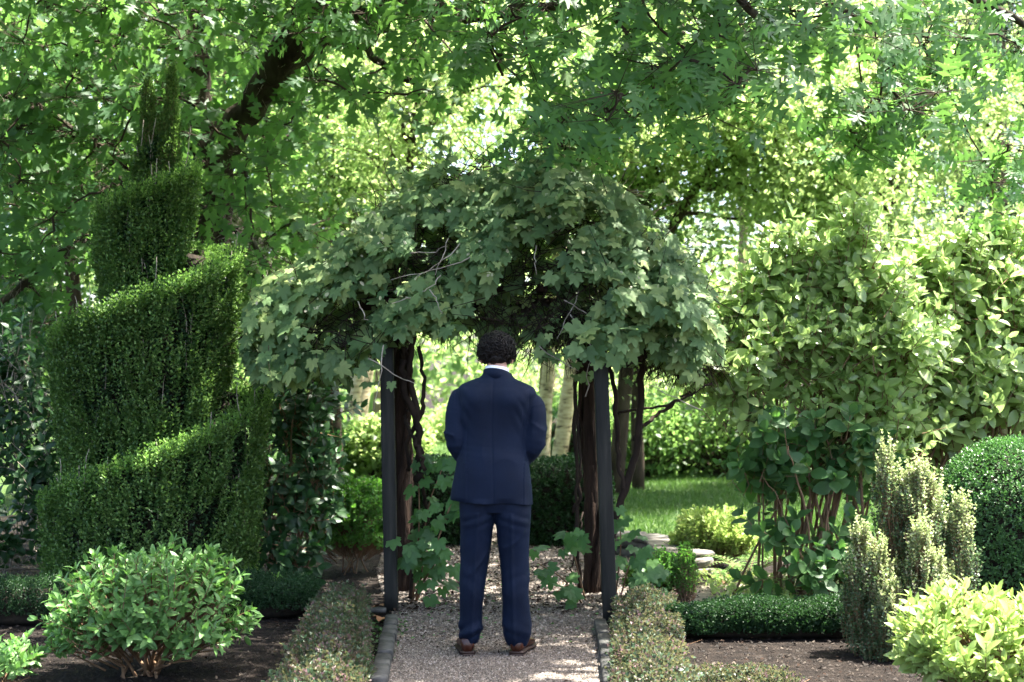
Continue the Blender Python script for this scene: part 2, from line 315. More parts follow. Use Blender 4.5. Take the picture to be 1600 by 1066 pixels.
def frames(D, U):
    Y = nz(D); X = nz(np.cross(Y, U)); Z = np.cross(X, Y); return np.stack([X, Y, Z], -1)
class Leaves:
    def __init__(s): s.P = []; s.R = []; s.S = []
    def add(s, P, D, U, S):
        P = np.asarray(P, float); s.P.append(P); s.R.append(frames(D, U)); s.S.append(np.broadcast_to(np.asarray(S, float), (len(P),)).copy())
    def arr(s): return np.concatenate(s.P), np.concatenate(s.R), np.concatenate(s.S)
    def joined(s, tem, name, mat, parent, sel=None, kind='stuff', smooth=False):
        P, R, S = s.arr()
        if sel is not None: P, R, S = P[sel], R[sel], S[sel]
        if len(P) == 0: return None
        V, F = TEM[tem]; mb = MB(); n = len(P); nv = len(V)
        A = P[:, None, :] + np.einsum('nij,vj->nvi', R, V) * S[:, None, None]
        mb.add(A.reshape(-1, 3), (F[None] + (np.arange(n) * nv)[:, None, None]).reshape(-1, F.shape[1]))
        return mb.build(name, mat, parent, smooth, kind)
    def split(s, tem, mat, parent, n_parts=300, score=None, smooth=True, tem_low=None, far=None):
        P, R, S = s.arr()
        px = CX + P[:, 0] / P[:, 1] * FPX; py = HY - (P[:, 2] - CAMZ) / P[:, 1] * FPX
        ok = (P[:, 1] > .5) & (px > 5) & (px < 1595) & (py > 5) & (py < 1060)
        facing = np.abs(R[:, 1, 2])
        q = S / P[:, 1] * (.4 + facing) if score is None else score(P, R, S)
        q = np.where(ok, q, -1e9)
        idx = np.argsort(-q)[:min(n_parts, int(ok.sum()))]
        V, F = TEM[tem]; mb = MB(); mb.add(V, F); me = mb.mesh('leaf', mat, smooth)
        pl = parent.location
        for i in idx:
            o = bpy.data.objects.new('leaf', me); COL.objects.link(o); o.parent = parent
            m = Matrix([[*(R[i][r] * S[i]), P[i][r] - pl[r]] for r in range(3)] + [[0, 0, 0, 1]])
            o.matrix_local = m
        rest = np.ones(len(P), bool); rest[idx] = False
        if tem_low is None: tem_low = {'broad': 'broadlow', 'narrow': 'narrowlow', 'wide': 'widelow'}.get(tem)
        if tem_low is None: s.joined(tem, 'foliage', mat, parent, rest, smooth=smooth)
        elif far is None: s.joined(tem_low, 'foliage', mat, parent, rest, smooth=smooth)
        else: s.joined(tem, 'foliage', mat, parent, rest & (P[:, 1] < far), smooth=smooth); s.joined(tem_low, 'far_foliage', mat, parent, rest & (P[:, 1] >= far), smooth=smooth)
    def shoots(s, P, A, L, nodes, per, size, alpha, rng, jit=.25, start=.1, taper=.25, tip=True, up_bias=0.0, ub=(0, 0, 0)):
        P = np.asarray(P, float); A = nz(A); n = len(P); L = np.broadcast_to(L, (n,)); size = np.broadcast_to(size, (n,))
        ref = np.where(np.abs(A[:, 2:3]) < .9, [[0, 0, 1.]], [[1., 0, 0]]); X = nz(np.cross(A, ref)); Y = np.cross(A, X)
        ph0 = rng.uniform(0, 2 * PI, n)
        for i in range(nodes):
            t = start + (1 - start) * i / max(nodes - 1, 1)
            base = P + A * (L * t)[:, None]
            for k in range(per):
                ph = ph0 + i * (PI / 2 if per == 2 else 2.4) + k * 2 * PI / per + rng.normal(0, jit, n)
                al = np.radians(alpha * (1 - .45 * t)) + rng.normal(0, jit * .5, n)
                rad = np.cos(ph)[:, None] * X + np.sin(ph)[:, None] * Y
                D = A * np.cos(al)[:, None] + rad * np.sin(al)[:, None]
                D[:, 2] += up_bias
                U = A * np.sin(al)[:, None] - rad * np.cos(al)[:, None] + rng.normal(0, .15, (n, 3)) + ub
                s.add(base, D, U, size * (1 - taper * t) * rng.uniform(.75, 1.2, n))
        if tip: s.add(P + A * L[:, None], A + rng.normal(0, .2, (n, 3)), rng.normal(0, 1, (n, 3)), size * .6)

def ellipsoid_points(n, c, r, rng, shell=.25, zmin=-1, front=0.0):
    d = nz(rng.normal(size=(n * 3, 3))); d = d[d[:, 2] > zmin]
    if front: d = d[(d[:, 1] < rng.uniform(-1, 1 - front * 0, len(d)) + (1 - front))]
    d = d[:n]; rad = 1 - shell * rng.random(len(d)) ** 1.5
    return np.asarray(c) + d * np.asarray(r) * rad[:, None], d

# ------------------------------------------------------------------ setting
def ground_z(x, y): return np.where(y > 43, -1.6 * np.clip((y - 43) / 8, 0, 1) ** 1.0, 0.0)
mb = MB()
ys = np.concatenate([[-60, -20, -5], np.arange(0, 42, 2), np.arange(42, 54, 1.), [60, 80, 120, 250, 500]]); xs = np.concatenate([[-300, -120, -60], np.arange(-40, 41, 4), [60, 120, 300]])
gx, gy = np.meshgrid(xs, ys); gz = ground_z(gx, gy)
nX = len(xs); idx = np.arange(len(ys) * nX).reshape(len(ys), nX)
F = np.stack([idx[:-1, :-1], idx[:-1, 1:], idx[1:, 1:], idx[1:, :-1]], -1).reshape(-1, 4)
mb.add(np.stack([gx, gy, gz], -1).reshape(-1, 3), F)
o = mb.build('ground', M['soil']); tag(o, 'dark mulched soil of the garden beds', None, None, 'structure')
def sheet(name, poly, z, mat, label, kind='structure'):
    m = MB(); v = [(p[0], p[1], z) for p in poly]; m.add(v, [tuple(range(len(v)))]); o = m.build(name, mat); tag(o, label, None, None, kind); return o
sheet('lawn', [(.6, 13.4), (2.0, 11.6), (4.5, 11.2), (12, 11), (40, 12), (40, 42.6), (-40, 42.6), (-40, 15.5), (-3, 15.5), (-1.2, 15.2), (.5, 15.2)], .004, M['lawn'], 'mown lawn beyond the garden beds')
PATH = [(-.55, 2.5), (-.60, 6.2), (-.62, 7.0), (-.67, 7.8), (-.69, 8.5), (-.80, 9.3), (-.92, 10), (-1.05, 11), (-1.15, 13.2), (-.5, 13.7), (-.4, 15.1), (.25, 15.1), (.3, 13.7), (1.2, 13.0), (1.25, 11.6), (1.0, 10), (.62, 9.2), (.52, 8.5), (.50, 7.8), (.46, 7.0), (.43, 6.2), (.38, 2.5)]
sheet('gravel_path', PATH, .008, M['gravelbed'], 'pale gravel path through the garden')
sheet('driveway', [(-12, 42.6), (14, 42.6), (14, 43.0), (-12, 43.0)], .006, M['drive'], 'pale driveway strip far beyond the lawn')
def in_poly(P, poly):
    x, y = P[:, 0], P[:, 1]; ins = np.zeros(len(P), bool); n = len(poly)
    for i in range(n):
        x0, y0 = poly[i]; x1, y1 = poly[(i + 1) % n]
        c = ((y0 > y) != (y1 > y)) & (x < (x1 - x0) * (y - y0) / (y1 - y0 + 1e-12) + x0); ins ^= c
    return ins
def chips(mb, P, s, flat, rng, k=4):
    n = len(P); ang = rng.uniform(0, 2 * PI, n); V = np.zeros((n, k + 1, 3))
    st = rng.uniform(.6, 1.0, n) * s
    for j in range(k):
        a = ang + j * 2 * PI / k + rng.normal(0, .25, n); rr = s * rng.uniform(.7, 1.2, n) * (1 if j % 2 else flat[1])
        V[:, j, 0] = P[:, 0] + np.cos(a) * rr; V[:, j, 1] = P[:, 1] + np.sin(a) * rr; V[:, j, 2] = P[:, 2] + rng.uniform(-.1, .35, n) * s * flat[0]
    V[:, k] = P + np.stack([rng.normal(0, .25, n) * s, rng.normal(0, .25, n) * s, st * flat[0] * 1.1], -1)
    F = np.array([(j, (j + 1) % k, k) for j in range(k)])
    mb.add(V.reshape(-1, 3), (F[None] + (np.arange(n) * (k + 1))[:, None, None]).reshape(-1, 3))
rng = RNG(11)
mb = MB()
for y0, y1, n, s in ((6.6, 8.2, 28000, .0058), (8.2, 10.5, 13000, .0085), (10.5, 15, 8000, .012)):
    P = np.stack([rng.uniform(-1.8, 1.4, n * 3), rng.uniform(y0, y1, n * 3), np.full(n * 3, .009)], -1); P = P[in_poly(P, PATH)][:n]
    chips(mb, P, s * rng.uniform(.6, 1.5, len(P)), (1.0, .8), rng)
    print('gravel', len(P))
o = mb.build('gravel', M['stone']); tag(o, 'loose pale gravel chippings covering the garden path', None, None, 'stuff')
mb = MB(); n = 26000
P = np.stack([rng.uniform(-4.2, 4.2, n), 5.8 + 6.5 * rng.random(n) ** 1.3, np.full(n, .004)], -1); P = P[~in_poly(P, PATH)]
chips(mb, P, .011 * rng.uniform(.4, 2.2, len(P)), (.6, .35), rng, 3)
o = mb.build('mulch', M['mulch']); tag(o, 'dark bark mulch and crumbs of soil over the planting beds', None, None, 'stuff')
# fallen bits and small weeds on soil and path
L = Leaves(); n = 900
P = np.stack([rng.uniform(-1.1, -.62, n), rng.uniform(6.5, 8.8, n), np.full(n, .006)], -1)
L.add(P, nz(np.stack([rng.normal(size=n), rng.normal(size=n), rng.uniform(.2, 1.2, n)], -1)), rng.normal(size=(n, 3)) * .3 + [0, 0, 1], rng.uniform(.012, .03, n))
n = 260; P = np.stack([rng.uniform(-.7, .55, n), rng.uniform(8.0, 11.5, n), np.full(n, .014)], -1)
L.add(P, nz(np.stack([rng.normal(size=n), rng.normal(size=n), rng.uniform(.0, .5, n)], -1)), rng.normal(size=(n, 3)) * .3 + [0, 0, 1], rng.uniform(.012, .035, n))
o = L.joined('smallw', 'weeds', M['box'], None); tag(o, 'tiny green weeds growing beside the left kerb stones', None, None, 'stuff')
# small brown litter, thicker behind the arch to darken the path like shade
L = Leaves(); n = 1500
P = np.stack([rng.uniform(-1.5, 1.2, n * 8), 6.6 + 7.0 * rng.random(n * 8), np.full(n * 8, .016)], -1); P = P[in_poly(P, PATH)]; keep = snoise(P, 3.5, 4) + rng.normal(0, .25, len(P)) > .45 - 1.1 * (P[:, 1] > 8.9); P = P[keep]; n = len(P)
L.add(P, nz(np.stack([rng.normal(size=n), rng.normal(size=n), rng.uniform(-.1, .3, n)], -1)), rng.normal(size=(n, 3)) * .3 + [0, 0, 1], rng.uniform(.008, .026, n) * np.where(P[:, 1] > 8.9, 1.8, 1))
n = 700; P = np.stack([rng.uniform(-2.6, 2.6, n), rng.uniform(6.5, 9.2, n), np.full(n, .016)], -1); P = P[~in_poly(P, PATH)]; n = len(P); L.add(P, nz(np.stack([rng.normal(size=n), rng.normal(size=n), rng.uniform(-.1, .5, n)], -1)), rng.normal(size=(n, 3)) * .4 + [0, 0, 1], rng.uniform(.012, .04, n))
o = L.joined('rh', 'leaf_litter', M['rearpost'], None); tag(o, 'brown leaf crumbs on the gravel and beds, thicker behind the arch in place of shade', None, None, 'stuff')
# lawn grass
L = Leaves(); n = 60000
P = np.stack([rng.uniform(.5, 7.5, n), 11.3 + 12 * rng.random(n) ** 1.2, np.full(n, .004)], -1)
P = P[in_poly(P, [(.6, 13.4), (2.0, 11.6), (4.5, 11.2), (12, 11), (12, 24), (.5, 24)])]; n = len(P)
L.add(P, nz(np.stack([rng.normal(0, .5, n), rng.normal(0, .5, n), np.ones(n)], -1)), rng.normal(size=(n, 3)), rng.uniform(.04, .085, n))
n2 = 12000; P = np.stack([rng.uniform(-6, 1, n2), rng.uniform(15.3, 36, n2), np.full(n2, .004)], -1)
L.add(P, nz(np.stack([rng.normal(0, .5, n2), rng.normal(0, .5, n2), np.ones(n2)], -1)), rng.normal(size=(n2, 3)), rng.uniform(.06, .12, n2))
TEM['blade'] = (np.array([(-.09, 0, 0), (.09, 0, 0), (0.03, 1, .1)]), np.array([(0, 1, 2)]))
o = L.joined('blade', 'grass', M['grass'], None); tag(o, 'short lawn grass beyond the stone ledge', None, None, 'stuff')

# ------------------------------------------------------------------ man
MY = 7.66; K = FPX / MY
def mx(px): return (px - CX) / K
def mz(py): return CAMZ - (py - HY) / K
def ringloft(mb, rings, k=40, capz=True):
    """rings: (cx, cy, z, rx, ryb, ryf, e) superellipse; ryb towards the camera, ryf away"""
    V = []
    for (cx, cy, z, rx, rb, rf, e) in rings:
        for j in range(k):
            a = 2 * PI * j / k; c = math.cos(a); s = math.sin(a)
            V.append((cx + rx * math.copysign(abs(c) ** e, c), cy + (rf if s > 0 else rb) * math.copysign(abs(s) ** e, s), z))
    n = len(rings); f = []
    for i in range(n - 1):
        for j in range(k): f.append((i * k + j, i * k + (j + 1) % k, (i + 1) * k + (j + 1) % k, (i + 1) * k + j))
    f.append(tuple(range(k))[::-1]); f.append(tuple(range((n - 1) * k, n * k)))
    mb.add(V, f)
def interp_rings(rings, m=4):
    r = np.array(rings, float); n = len(r); t = np.linspace(0, n - 1, (n - 1) * m + 1)
    out = []
    for j in range(r.shape[1]): out.append(smooth_path(np.stack([r[:, j], r[:, j], r[:, j]], -1), len(t))[:, 0])
    return np.stack(out, -1).tolist()
def remesh(mb, name, mat, vox, disp=None, smooth_it=2, parent=None):
    me = mb.mesh(name + '_src'); o = bpy.data.objects.new('tmp', me); COL.objects.link(o)
    m = o.modifiers.new('r', 'REMESH'); m.mode = 'VOXEL'; m.voxel_size = vox; m.use_smooth_shade = True
    s = o.modifiers.new('s', 'SMOOTH'); s.iterations = smooth_it; s.factor = .5
    dg = bpy.context.evaluated_depsgraph_get(); ev = o.evaluated_get(dg); nm = bpy.data.meshes.new_from_object(ev)
    bpy.data.objects.remove(o); bpy.data.meshes.remove(me)
    n = len(nm.vertices); V = np.empty(n * 3, np.float32); Nn = np.empty(n * 3, np.float32)
    nm.vertices.foreach_get('co', V); nm.vertices.foreach_get('normal', Nn); V = V.reshape(-1, 3).astype(float); Nn = Nn.reshape(-1, 3).astype(float)
    if disp is not None:
        d = disp(V, Nn); V = V + (Nn * d[:, None] if d.ndim == 1 else d); nm.vertices.foreach_set('co', V.astype(np.float32).ravel())
    nm.polygons.foreach_set('use_smooth', np.ones(len(nm.polygons), bool)); nm.update()
    nm.materials.clear(); nm.materials.append(mat)
    return link(name, nm, parent)
def folds(V, ax, f, seed, warp=.6, sharp=1.6):
    """ridged cloth folds along direction across ax"""
    p = V @ np.asarray(ax, float) * f + warp * snoise(V, 9, seed, 2) * 2.2
    return (np.abs(np.sin(p)) ** sharp)
def ridged(V, f, seed): return np.clip(1 - np.abs(snoise(V, f, seed, 2)) * 2.2, 0, 1) ** 2
def gauss(x, c, s): return np.exp(-((x - c) / s) ** 2)

man = empty('person', (mx(771), MY, 0), 'man in a navy suit and brown shoes standing with his back turned under the arch', 'person')
YB = MY
# skin body: one continuous figure under the clothes
b = MB()
hx, hz_ = mx(776), mz(547)
ringloft(b, interp_rings([(mx(777), YB - .005, mz(606), .07, .06, .07, 1), (mx(777), YB + .01, mz(585), .058, .056, .06, 1), (mx(776.5), YB + .03, mz(571), .054, .054, .065, 1), (hx, YB + .065, mz(562), .062, .078, .085, 1), (hx, YB + .075, mz(552), .073, .098, .098, 1),
              (hx, YB + .08, mz(541), .077, .10, .105, 1), (hx, YB + .08, mz(532), .07, .092, .095, 1), (hx, YB + .08, mz(526), .045, .06, .06, 1)], 3), 24)
ringloft(b, interp_rings([(hx, YB + .15, mz(570), .035, .03, .045, 1), (hx, YB + .15, mz(562), .05, .05, .055, 1), (hx, YB + .15, mz(550), .06, .05, .05, 1)], 3), 20)      # jaw
tube(b, [(hx, YB + .185, mz(549)), (hx, YB + .205, mz(556))], [.008, .014], 8)                                   # nose
ringloft(b, interp_rings([(mx(771), YB, mz(790), .17, .11, .12, 1), (mx(771), YB, mz(720), .15, .10, .11, 1), (mx(771), YB, mz(650), .17, .11, .12, 1), (mx(776), YB, mz(605), .13, .08, .09, 1)], 3), 24)
SH = {-1: (mx(718), YB + .005, mz(617)), 1: (mx(834), YB + .005, mz(623))}
ELB = {-1: (mx(714), YB - .015, mz(690)), 1: (mx(831.5), YB - .015, mz(692))}
WR = {-1: (mx(752), YB + .205, mz(742)), 1: (mx(790), YB + .215, mz(740))}
for s in (-1, 1):
    tube(b, smooth_path([np.array(SH[s]) + [-s * .03, 0, -.03], ELB[s], WR[s]], 14), [.034, .036, .036, .028], 12)
    tube(b, [(mx(745 if s < 0 else 801), YB, mz(795)), (mx(742 if s < 0 else 804), YB, mz(890)), (mx(734 if s < 0 else 808), YB, mz(1005))], [.075, .055, .04], 14)
    # palm and five curled fingers, one hand over the other
    wx, wy, wz = WR[s]; cxh = mx(771); hy = wy + (.035 if s > 0 else .012)
    palm0 = np.array([wx, wy, wz]); palm1 = np.array([cxh - s * .0, hy, wz - .035])
    tube(b, smooth_path([palm0, (palm0 + palm1) / 2 + [0, .008, 0], palm1], 6), [.026, .036, .04, .036], 10)
    for q in range(4):
        z0 = palm1[2] + .026 - q * .019; Lf = (.072, .082, .076, .060)[q]
        p0 = np.array([palm1[0], hy, z0]); d = np.array([-s, .15, -.18]); d /= np.linalg.norm(d)
        p1 = p0 + d * (.02 + Lf * .4); p2 = p1 + nz(d + np.array([0, -.5, -.1])) * Lf * .35; p3 = p2 + nz(d + np.array([0, -1.3, -.15])) * Lf * .28
        tube(b, smooth_path([p0, p1, p2, p3], 8), [.010, .0095, .009, .0075], 8)
    t0 = palm0 * .45 + palm1 * .55 + np.array([0, 0, .022]); tube(b, smooth_path([t0, t0 + [-s * .018, .012, .026], t0 + [-s * .045, .014, .036]], 6), [.013, .011, .009], 8)
body = remesh(b, 'body', M['skin'], .0085, None, 2, man)
# ears
for s in (-1, 1):
    e = MB(); c = np.array([hx + s * .079, YB + .07, mz(560)])
    ringloft(e, interp_rings([(c[0], c[1], c[2] - .028, .006, .008, .010, 1), (c[0] + s * .006, c[1], c[2] - .01, .010, .014, .014, 1), (c[0] + s * .010, c[1], c[2] + .012, .011, .018, .018, 1), (c[0] + s * .006, c[1], c[2] + .028, .006, .010, .012, 1)], 3), 12)
    e.build('ear', M['skin'], man, True)
# hair: cap and many short curls
h = MB(); rg = RNG(5)
hc = np.array([hx, YB + .075, mz(543.5)]); hr = np.array([.090, .115, .082])
ringloft(h, interp_rings([(hx, YB + .045, mz(568), .050, .062, .02, 1), (hx, YB + .06, mz(561), .073, .100, .03, 1), (hx, YB + .075, mz(551), .086, .112, .07, 1), (hx, YB + .08, mz(541), .087, .115, .11, 1), (hx, YB + .08, mz(531), .076, .102, .105, 1), (hx, YB + .08, mz(524), .048, .07, .07, 1)], 3), 26)
def hd(V, N): return .006 * snoise(V, 90, 3, 2) + .003 * snoise(V, 200, 6, 2)
hair = remesh(h, 'hair', M['hair'], .0045, hd, 1, man)
cu = MB()
for i in range(1700):
    d = nz(rg.normal(size=3));
    if d[2] < -.93 or (d[1] > .5 and d[2] < .1): continue
    low = d[2] < -.3
    p = hc + d * hr * rg.uniform(.95, 1.12) * np.array([1 + .55 * max(-d[2], 0) ** 2, 1 + .45 * max(-d[2], 0) ** 2, 1])
    if p[2] < mz(567): continue
    t1 = nz(np.cross(d, rg.normal(size=3))); t2 = np.cross(d, t1); R_ = rg.uniform(.008, .017); turn = rg.uniform(2.0, 4.6)
    a = np.linspace(0, turn, 8); pts = p + (np.cos(a)[:, None] * t1 + np.sin(a)[:, None] * t2) * R_ + d * (a / turn * rg.uniform(.002, .012))[:, None]
    pts[:, 2] -= .006 * (a / turn)
    tube(cu, pts, [.0026, .0036, .0014], 4)
cu.build('curls', M['hair'], hair, True, 'stuff')
# shirt collar
c = MB()
def collar(mb, px_c, w, z_b, z_f, h, rad, rady, lift, th=.004, tilt=.0):
    k = 40; V = []
    for j in range(k):
        a = 2 * PI * j / k; ca, sa = math.cos(a), math.sin(a)
        zb = z_b + (z_f - z_b) * (sa + 1) / 2 + tilt * ca
        for (dr, dz) in ((0, 0), (.0, h), (-th, h), (-th, 0)):
            V.append((px_c + (rad + dr - (.004 if dz else 0)) * ca, YB + .012 + (rady + dr - (.003 if dz else 0)) * sa + (.008 if dz else 0), zb + dz))
    f = []
    for j in range(k):
        n_ = (j + 1) % k
        for q in range(4): f.append((j * 4 + q, n_ * 4 + q, n_ * 4 + (q + 1) % 4, j * 4 + (q + 1) % 4))
    mb.add(V, f)
collar(c, mx(776.5), 0, mz(590), mz(597), mz(571.5) - mz(590), .068, .074, 0, .004, -.006)
c.build('shirt_collar', M['shirt'], man, True)
# jacket
j = MB()
R_ = [(mx(768), YB + .01, mz(785), mx(833) - mx(768) - .0, .145, .15, .8), (mx(768), YB + .01, mz(772), .2215, .148, .15, .8), (mx(769), YB + .01, mz(745), .207, .150, .15, .8), (mx(770), YB + .01, mz(718), .192, .142, .145, .82),
      (mx(771), YB + .01, mz(697), .186, .128, .135, .82), (mx(771.5), YB + .01, mz(672), .187, .128, .14, .8), (mx(773), YB + .005, mz(645), .193, .136, .145, .76), (mx(775), YB, mz(625), .202, .136, .14, .72),
      (mx(776), YB, mz(612), .212, .125, .12, .72), (mx(776.5), YB + .003, mz(603), .197, .108, .10, .8), (mx(777), YB + .006, mz(596), .150, .095, .085, .9), (mx(777), YB + .01, mz(590), .098, .084, .076, 1), (mx(777), YB + .01, mz(585), .080, .080, .074, 1), (mx(776.5), YB + .012, mz(581), .0755, .079, .074, 1)]
ringloft(j, interp_rings(R_, 4), 56)
for s in (-1, 1):
    sh, el, wr = [np.array(q) for q in (SH[s], ELB[s], WR[s])]
    pth = smooth_path([sh + [-s * .035, 0, .0], sh + [-s * .004, 0, -.03], (sh + el) / 2 + [s * .008, -.002, 0], el, el * .5 + wr * .5 + [s * .006, -.015, -.012], wr], 26)
    tube(j, pth, [.046, .058, .064, .061, .060, .053, .045], 20)
zh = mz(785)
def jd(V, N):
    x = V[:, 0] - mx(770); z = V[:, 2]; back = np.clip(-N[:, 1] * 1.5, 0, 1)
    arm = np.clip((np.abs(x) - .195) / .02, 0, 1)
    arm = np.where(z < mz(735), 0, arm)
    d = np.zeros(len(V))
    d += (1 - arm) * .006 * (snoise(V, 7, 21, 2))
    d += (1 - arm) * back * .004 * gauss(z, mz(703), .045) * folds(V * [1, 1, 1], (.12, 0, 1), 85, 3, .5, 1.2) * (snoise(V, 6, 9, 1) * .5 + .6)
    d += (1 - arm) * back * .006 * gauss(np.abs(x), .15, .035) * gauss(z, mz(650), .10) * folds(V, (.8, 0, .6), 60, 7)
    d -= back * .0035 * gauss(x, 0.0 + .004 * np.sin(z * 9), .004) * (z < mz(592)) * (1 - arm)
    d += back * .010 * gauss(z, mz(625), .05) * gauss(np.abs(x), .10, .055)
    d -= back * .008 * gauss(z, mz(640), .10) * gauss(x, 0, .05)
    for s, x0 in ((-1, -.135), (1, .165)):      # side vents: the outer flap stands proud
        e = (x * s - x0 * s); d += np.where((z < mz(722)), .0045, 0) * np.clip(1 - np.abs(e) / .03, 0, 1) * (e > 0) * back
        d -= .005 * gauss(x, x0, .0045) * (z < mz(640)) * (z > mz(722)) * back * .5
    # sleeves: folds round the elbow and seam at the shoulder
    ax = (.35, 0, .94)
    d += arm * .0075 * (gauss(z, mz(690), .06) + .12) * folds(V, (.45 , .3, .8), 44, 12, 1.5, 1.6) * (.6 + .5 * snoise(V, 10, 77, 1))
    d += arm * .004 * snoise(V, 16, 31, 2)
    d -= .0035 * gauss(np.abs(x), .200, .005) * gauss(z, mz(622), .05) * back
    d += (1 - arm) * .0045 * ridged(V * [1, 1, .6], 16, 61) * (.3 + gauss(z, mz(700), .08)); d += arm * .007 * ridged(V * [.6, .6, 1.2], 22, 62) * (.35 + gauss(z, mz(690), .09))
    # hem: slightly wavy
    out = N * d[:, None]
    hem = np.clip((zh + .03 - z) / .03, 0, 1)
    out[:, 2] += hem * (.004 * np.sin(x * 21) - .045 * (x - .0) * 1.0)
    out[:, 1] += hem * .01 * np.sin(x * 26) * (V[:, 1] < YB)
    # small lean of the shoulder line: the right shoulder is lower
    up = np.clip((z - mz(640)) / (mz(590) - mz(640)), 0, 1); out[:, 2] += -x * .055 * up
    return out
jacket = remesh(j, 'jacket', M['suit'], .0056, jd, 2, man)
c = MB(); collar(c, mx(776.5), 0, mz(592), mz(606), mz(575.5) - mz(592), .0785, .085, 0, .007, -.010)
c.build('jacket_collar', M['suit'], jacket, True)
# trousers
t = MB()
def leg(cols):
    ringloft(t, interp_rings([(mx((a + b_) / 2), YB + .0 + oy, mz(y), (b_ - a) / 2 / K, ryb, ryf, .92) for (y, a, b_, oy, ryb, ryf) in cols], 4), 36)
leg([(1004, 722, 746, .015, .052, .065), (992, 720, 750, .012, .062, .072), (975, 718, 753, .01, .068, .072), (950, 718, 755, .005, .074, .072), (925, 718, 757, 0, .080, .075), (900, 718, 760, 0, .076, .08), (875, 719, 764, 0, .080, .09), (845, 719, 768, 0, .092, .10), (820, 719, 771.5, 0, .104, .11), (790, 718, 776, 0, .112, .12), (765, 719, 780, 0, .115, .12)])
leg([(1007, 794, 822, .015, .052, .065), (996, 790, 825, .012, .062, .072), (978, 786, 827.5, .01, .068, .072), (950, 785, 826, .005, .074, .072), (925, 784, 825, 0, .080, .075), (900, 783, 826, 0, .076, .08), (875, 781, 826.5, 0, .080, .09), (845, 777.5, 827, 0, .092, .10), (820, 774.5, 828, 0, .104, .11), (790, 768, 829, 0, .112, .12), (765, 766, 828, 0, .115, .12)])
ringloft(t, interp_rings([(mx(773.5), YB, mz(800), .18, .10, .11, .9), (mx(773.5), YB, mz(780), .19, .12, .12, .88), (mx(773), YB, mz(740), .18, .12, .12, .88), (mx(772), YB, mz(710), .16, .11, .11, .9)], 4), 40)
def td(V, N):
    x = V[:, 0]; z = V[:, 2]; back = np.clip(-N[:, 1] * 1.4, 0, 1); s = np.sign(x - mx(773)); d = np.zeros(len(V))
    P = V * np.stack([s, np.ones(len(V)), np.ones(len(V))], -1)
    d += .006 * snoise(V, 8, 41, 2)
    d += .006 * back * (gauss(z, mz(850), .09)) * folds(P, (.62, 0, .78), 34, 15, 1.3, 1.8) * (.6 + .6 * snoise(V, 7, 78, 1))
    d += .006 * back * (gauss(z, mz(905), .07)) * folds(P, (-.5, 0, .86), 34, 19, 1.3, 1.8) * (.6 + .6 * snoise(V, 7, 79, 1))
    d += .010 * gauss(z, mz(985), .045) * folds(P, (.35, .3, .88), 42, 23, 1.2, 1.6) * (.6 + .6 * snoise(V, 9, 80, 1))
    d += .006 * back * gauss(z, mz(812), .04) * folds(P, (.3, 0, .95), 60, 27, .5)
    d += .006 * ridged(V * [1, 1, 1.1], 15, 63) * (.25 + gauss(z, mz(870), .12) + gauss(z, mz(985), .06))
    # pressed crease down the back of each leg
    cx = np.where(s < 0, np.interp(-z, [-mz(790), -mz(880), -mz(1005)], [mx(747), mx(743), mx(736)]), np.interp(-z, [-mz(790), -mz(880), -mz(1005)], [mx(799), mx(800), mx(804)]))
    d += back * .0075 * gauss(x, cx, .009) * (z < mz(800))
    return d
trousers = remesh(t, 'trousers', M['trouser'], .0058, td, 2, man)
# shoes
def shoe(px, py, ang, name='shoe'):
    base = np.array([mx(px), YB - .055, .012]); L_ = .285; mb = MB()
    secs = [(.0, .022, .052, .0), (.012, .034, .075, 0), (.04, .038, .086, 0), (.08, .037, .088, 0), (.11, .038, .082, .0), (.15, .043, .062, .004), (.20, .048, .050, .008), (.245, .044, .040, .010), (.275, .030, .030, .008), (.288, .012, .020, .006)]
    secs = interp_rings([(a, b_, c_, d_) + (0, 0, 0) for a, b_, c_, d_ in secs], 3)
    k = 20; V = []
    for (y, w, hgt, off, *_q) in secs:
        w = max(w, .004); hgt = max(hgt, .01)
        for q in range(k):
            a = 2 * PI * q / k; ca, sa = math.cos(a), math.sin(a)
            wz = w * (math.copysign(abs(ca) ** .8, ca)); zz = hgt / 2 + hgt / 2 * math.copysign(abs(sa) ** .7, sa)
            wz *= 1 - .22 * max(sa, 0) ** 2
            V.append((wz + off, y, zz + .018))
    n = len(secs); f = []
    for i in range(n - 1):
        for q in range(k): f.append((i * k + q, (i + 1) * k + q, (i + 1) * k + (q + 1) % k, i * k + (q + 1) % k))
    f.append(tuple(range(k))); f.append(tuple(range((n - 1) * k, n * k))[::-1])
    V = np.array(V); Rz = np.array([[math.cos(ang), -math.sin(ang), 0], [math.sin(ang), math.cos(ang), 0], [0, 0, 1]])
    m1 = MB(); m1.add(V @ Rz.T + base, f); so_ = m1.build(name, M['shoe'], man, True)
    # sole with heel block
    m2 = MB(); ol = [(s_[0], max(s_[1], .01) + .004, s_[3]) for s_ in secs]
    for (z0, z1, ya, yb, grow) in ((.010, .022, -.01, .4, .002), (-.012, .010, -.01, .075, 0)):
        pts = [(y - .003, w + grow, o_) for y, w, o_ in ol if ya <= y <= yb]
        poly = [(o_ + w, y) for y, w, o_ in pts] + [(o_ - w, y) for y, w, o_ in reversed(pts)]
        nn = len(poly); vv = np.array([(x, y, z0) for x, y in poly] + [(x, y, z1) for x, y in poly])
        ff = [tuple(range(nn))[::-1], tuple(range(nn, 2 * nn))] + [(q, (q + 1) % nn, nn + (q + 1) % nn, nn + q) for q in range(nn)]
        m2.add(vv @ Rz.T + base, ff)
    m2.build('sole', M['sole'], so_)
shoe(732, 1020, math.radians(9)); shoe(806, 1023, math.radians(-13))

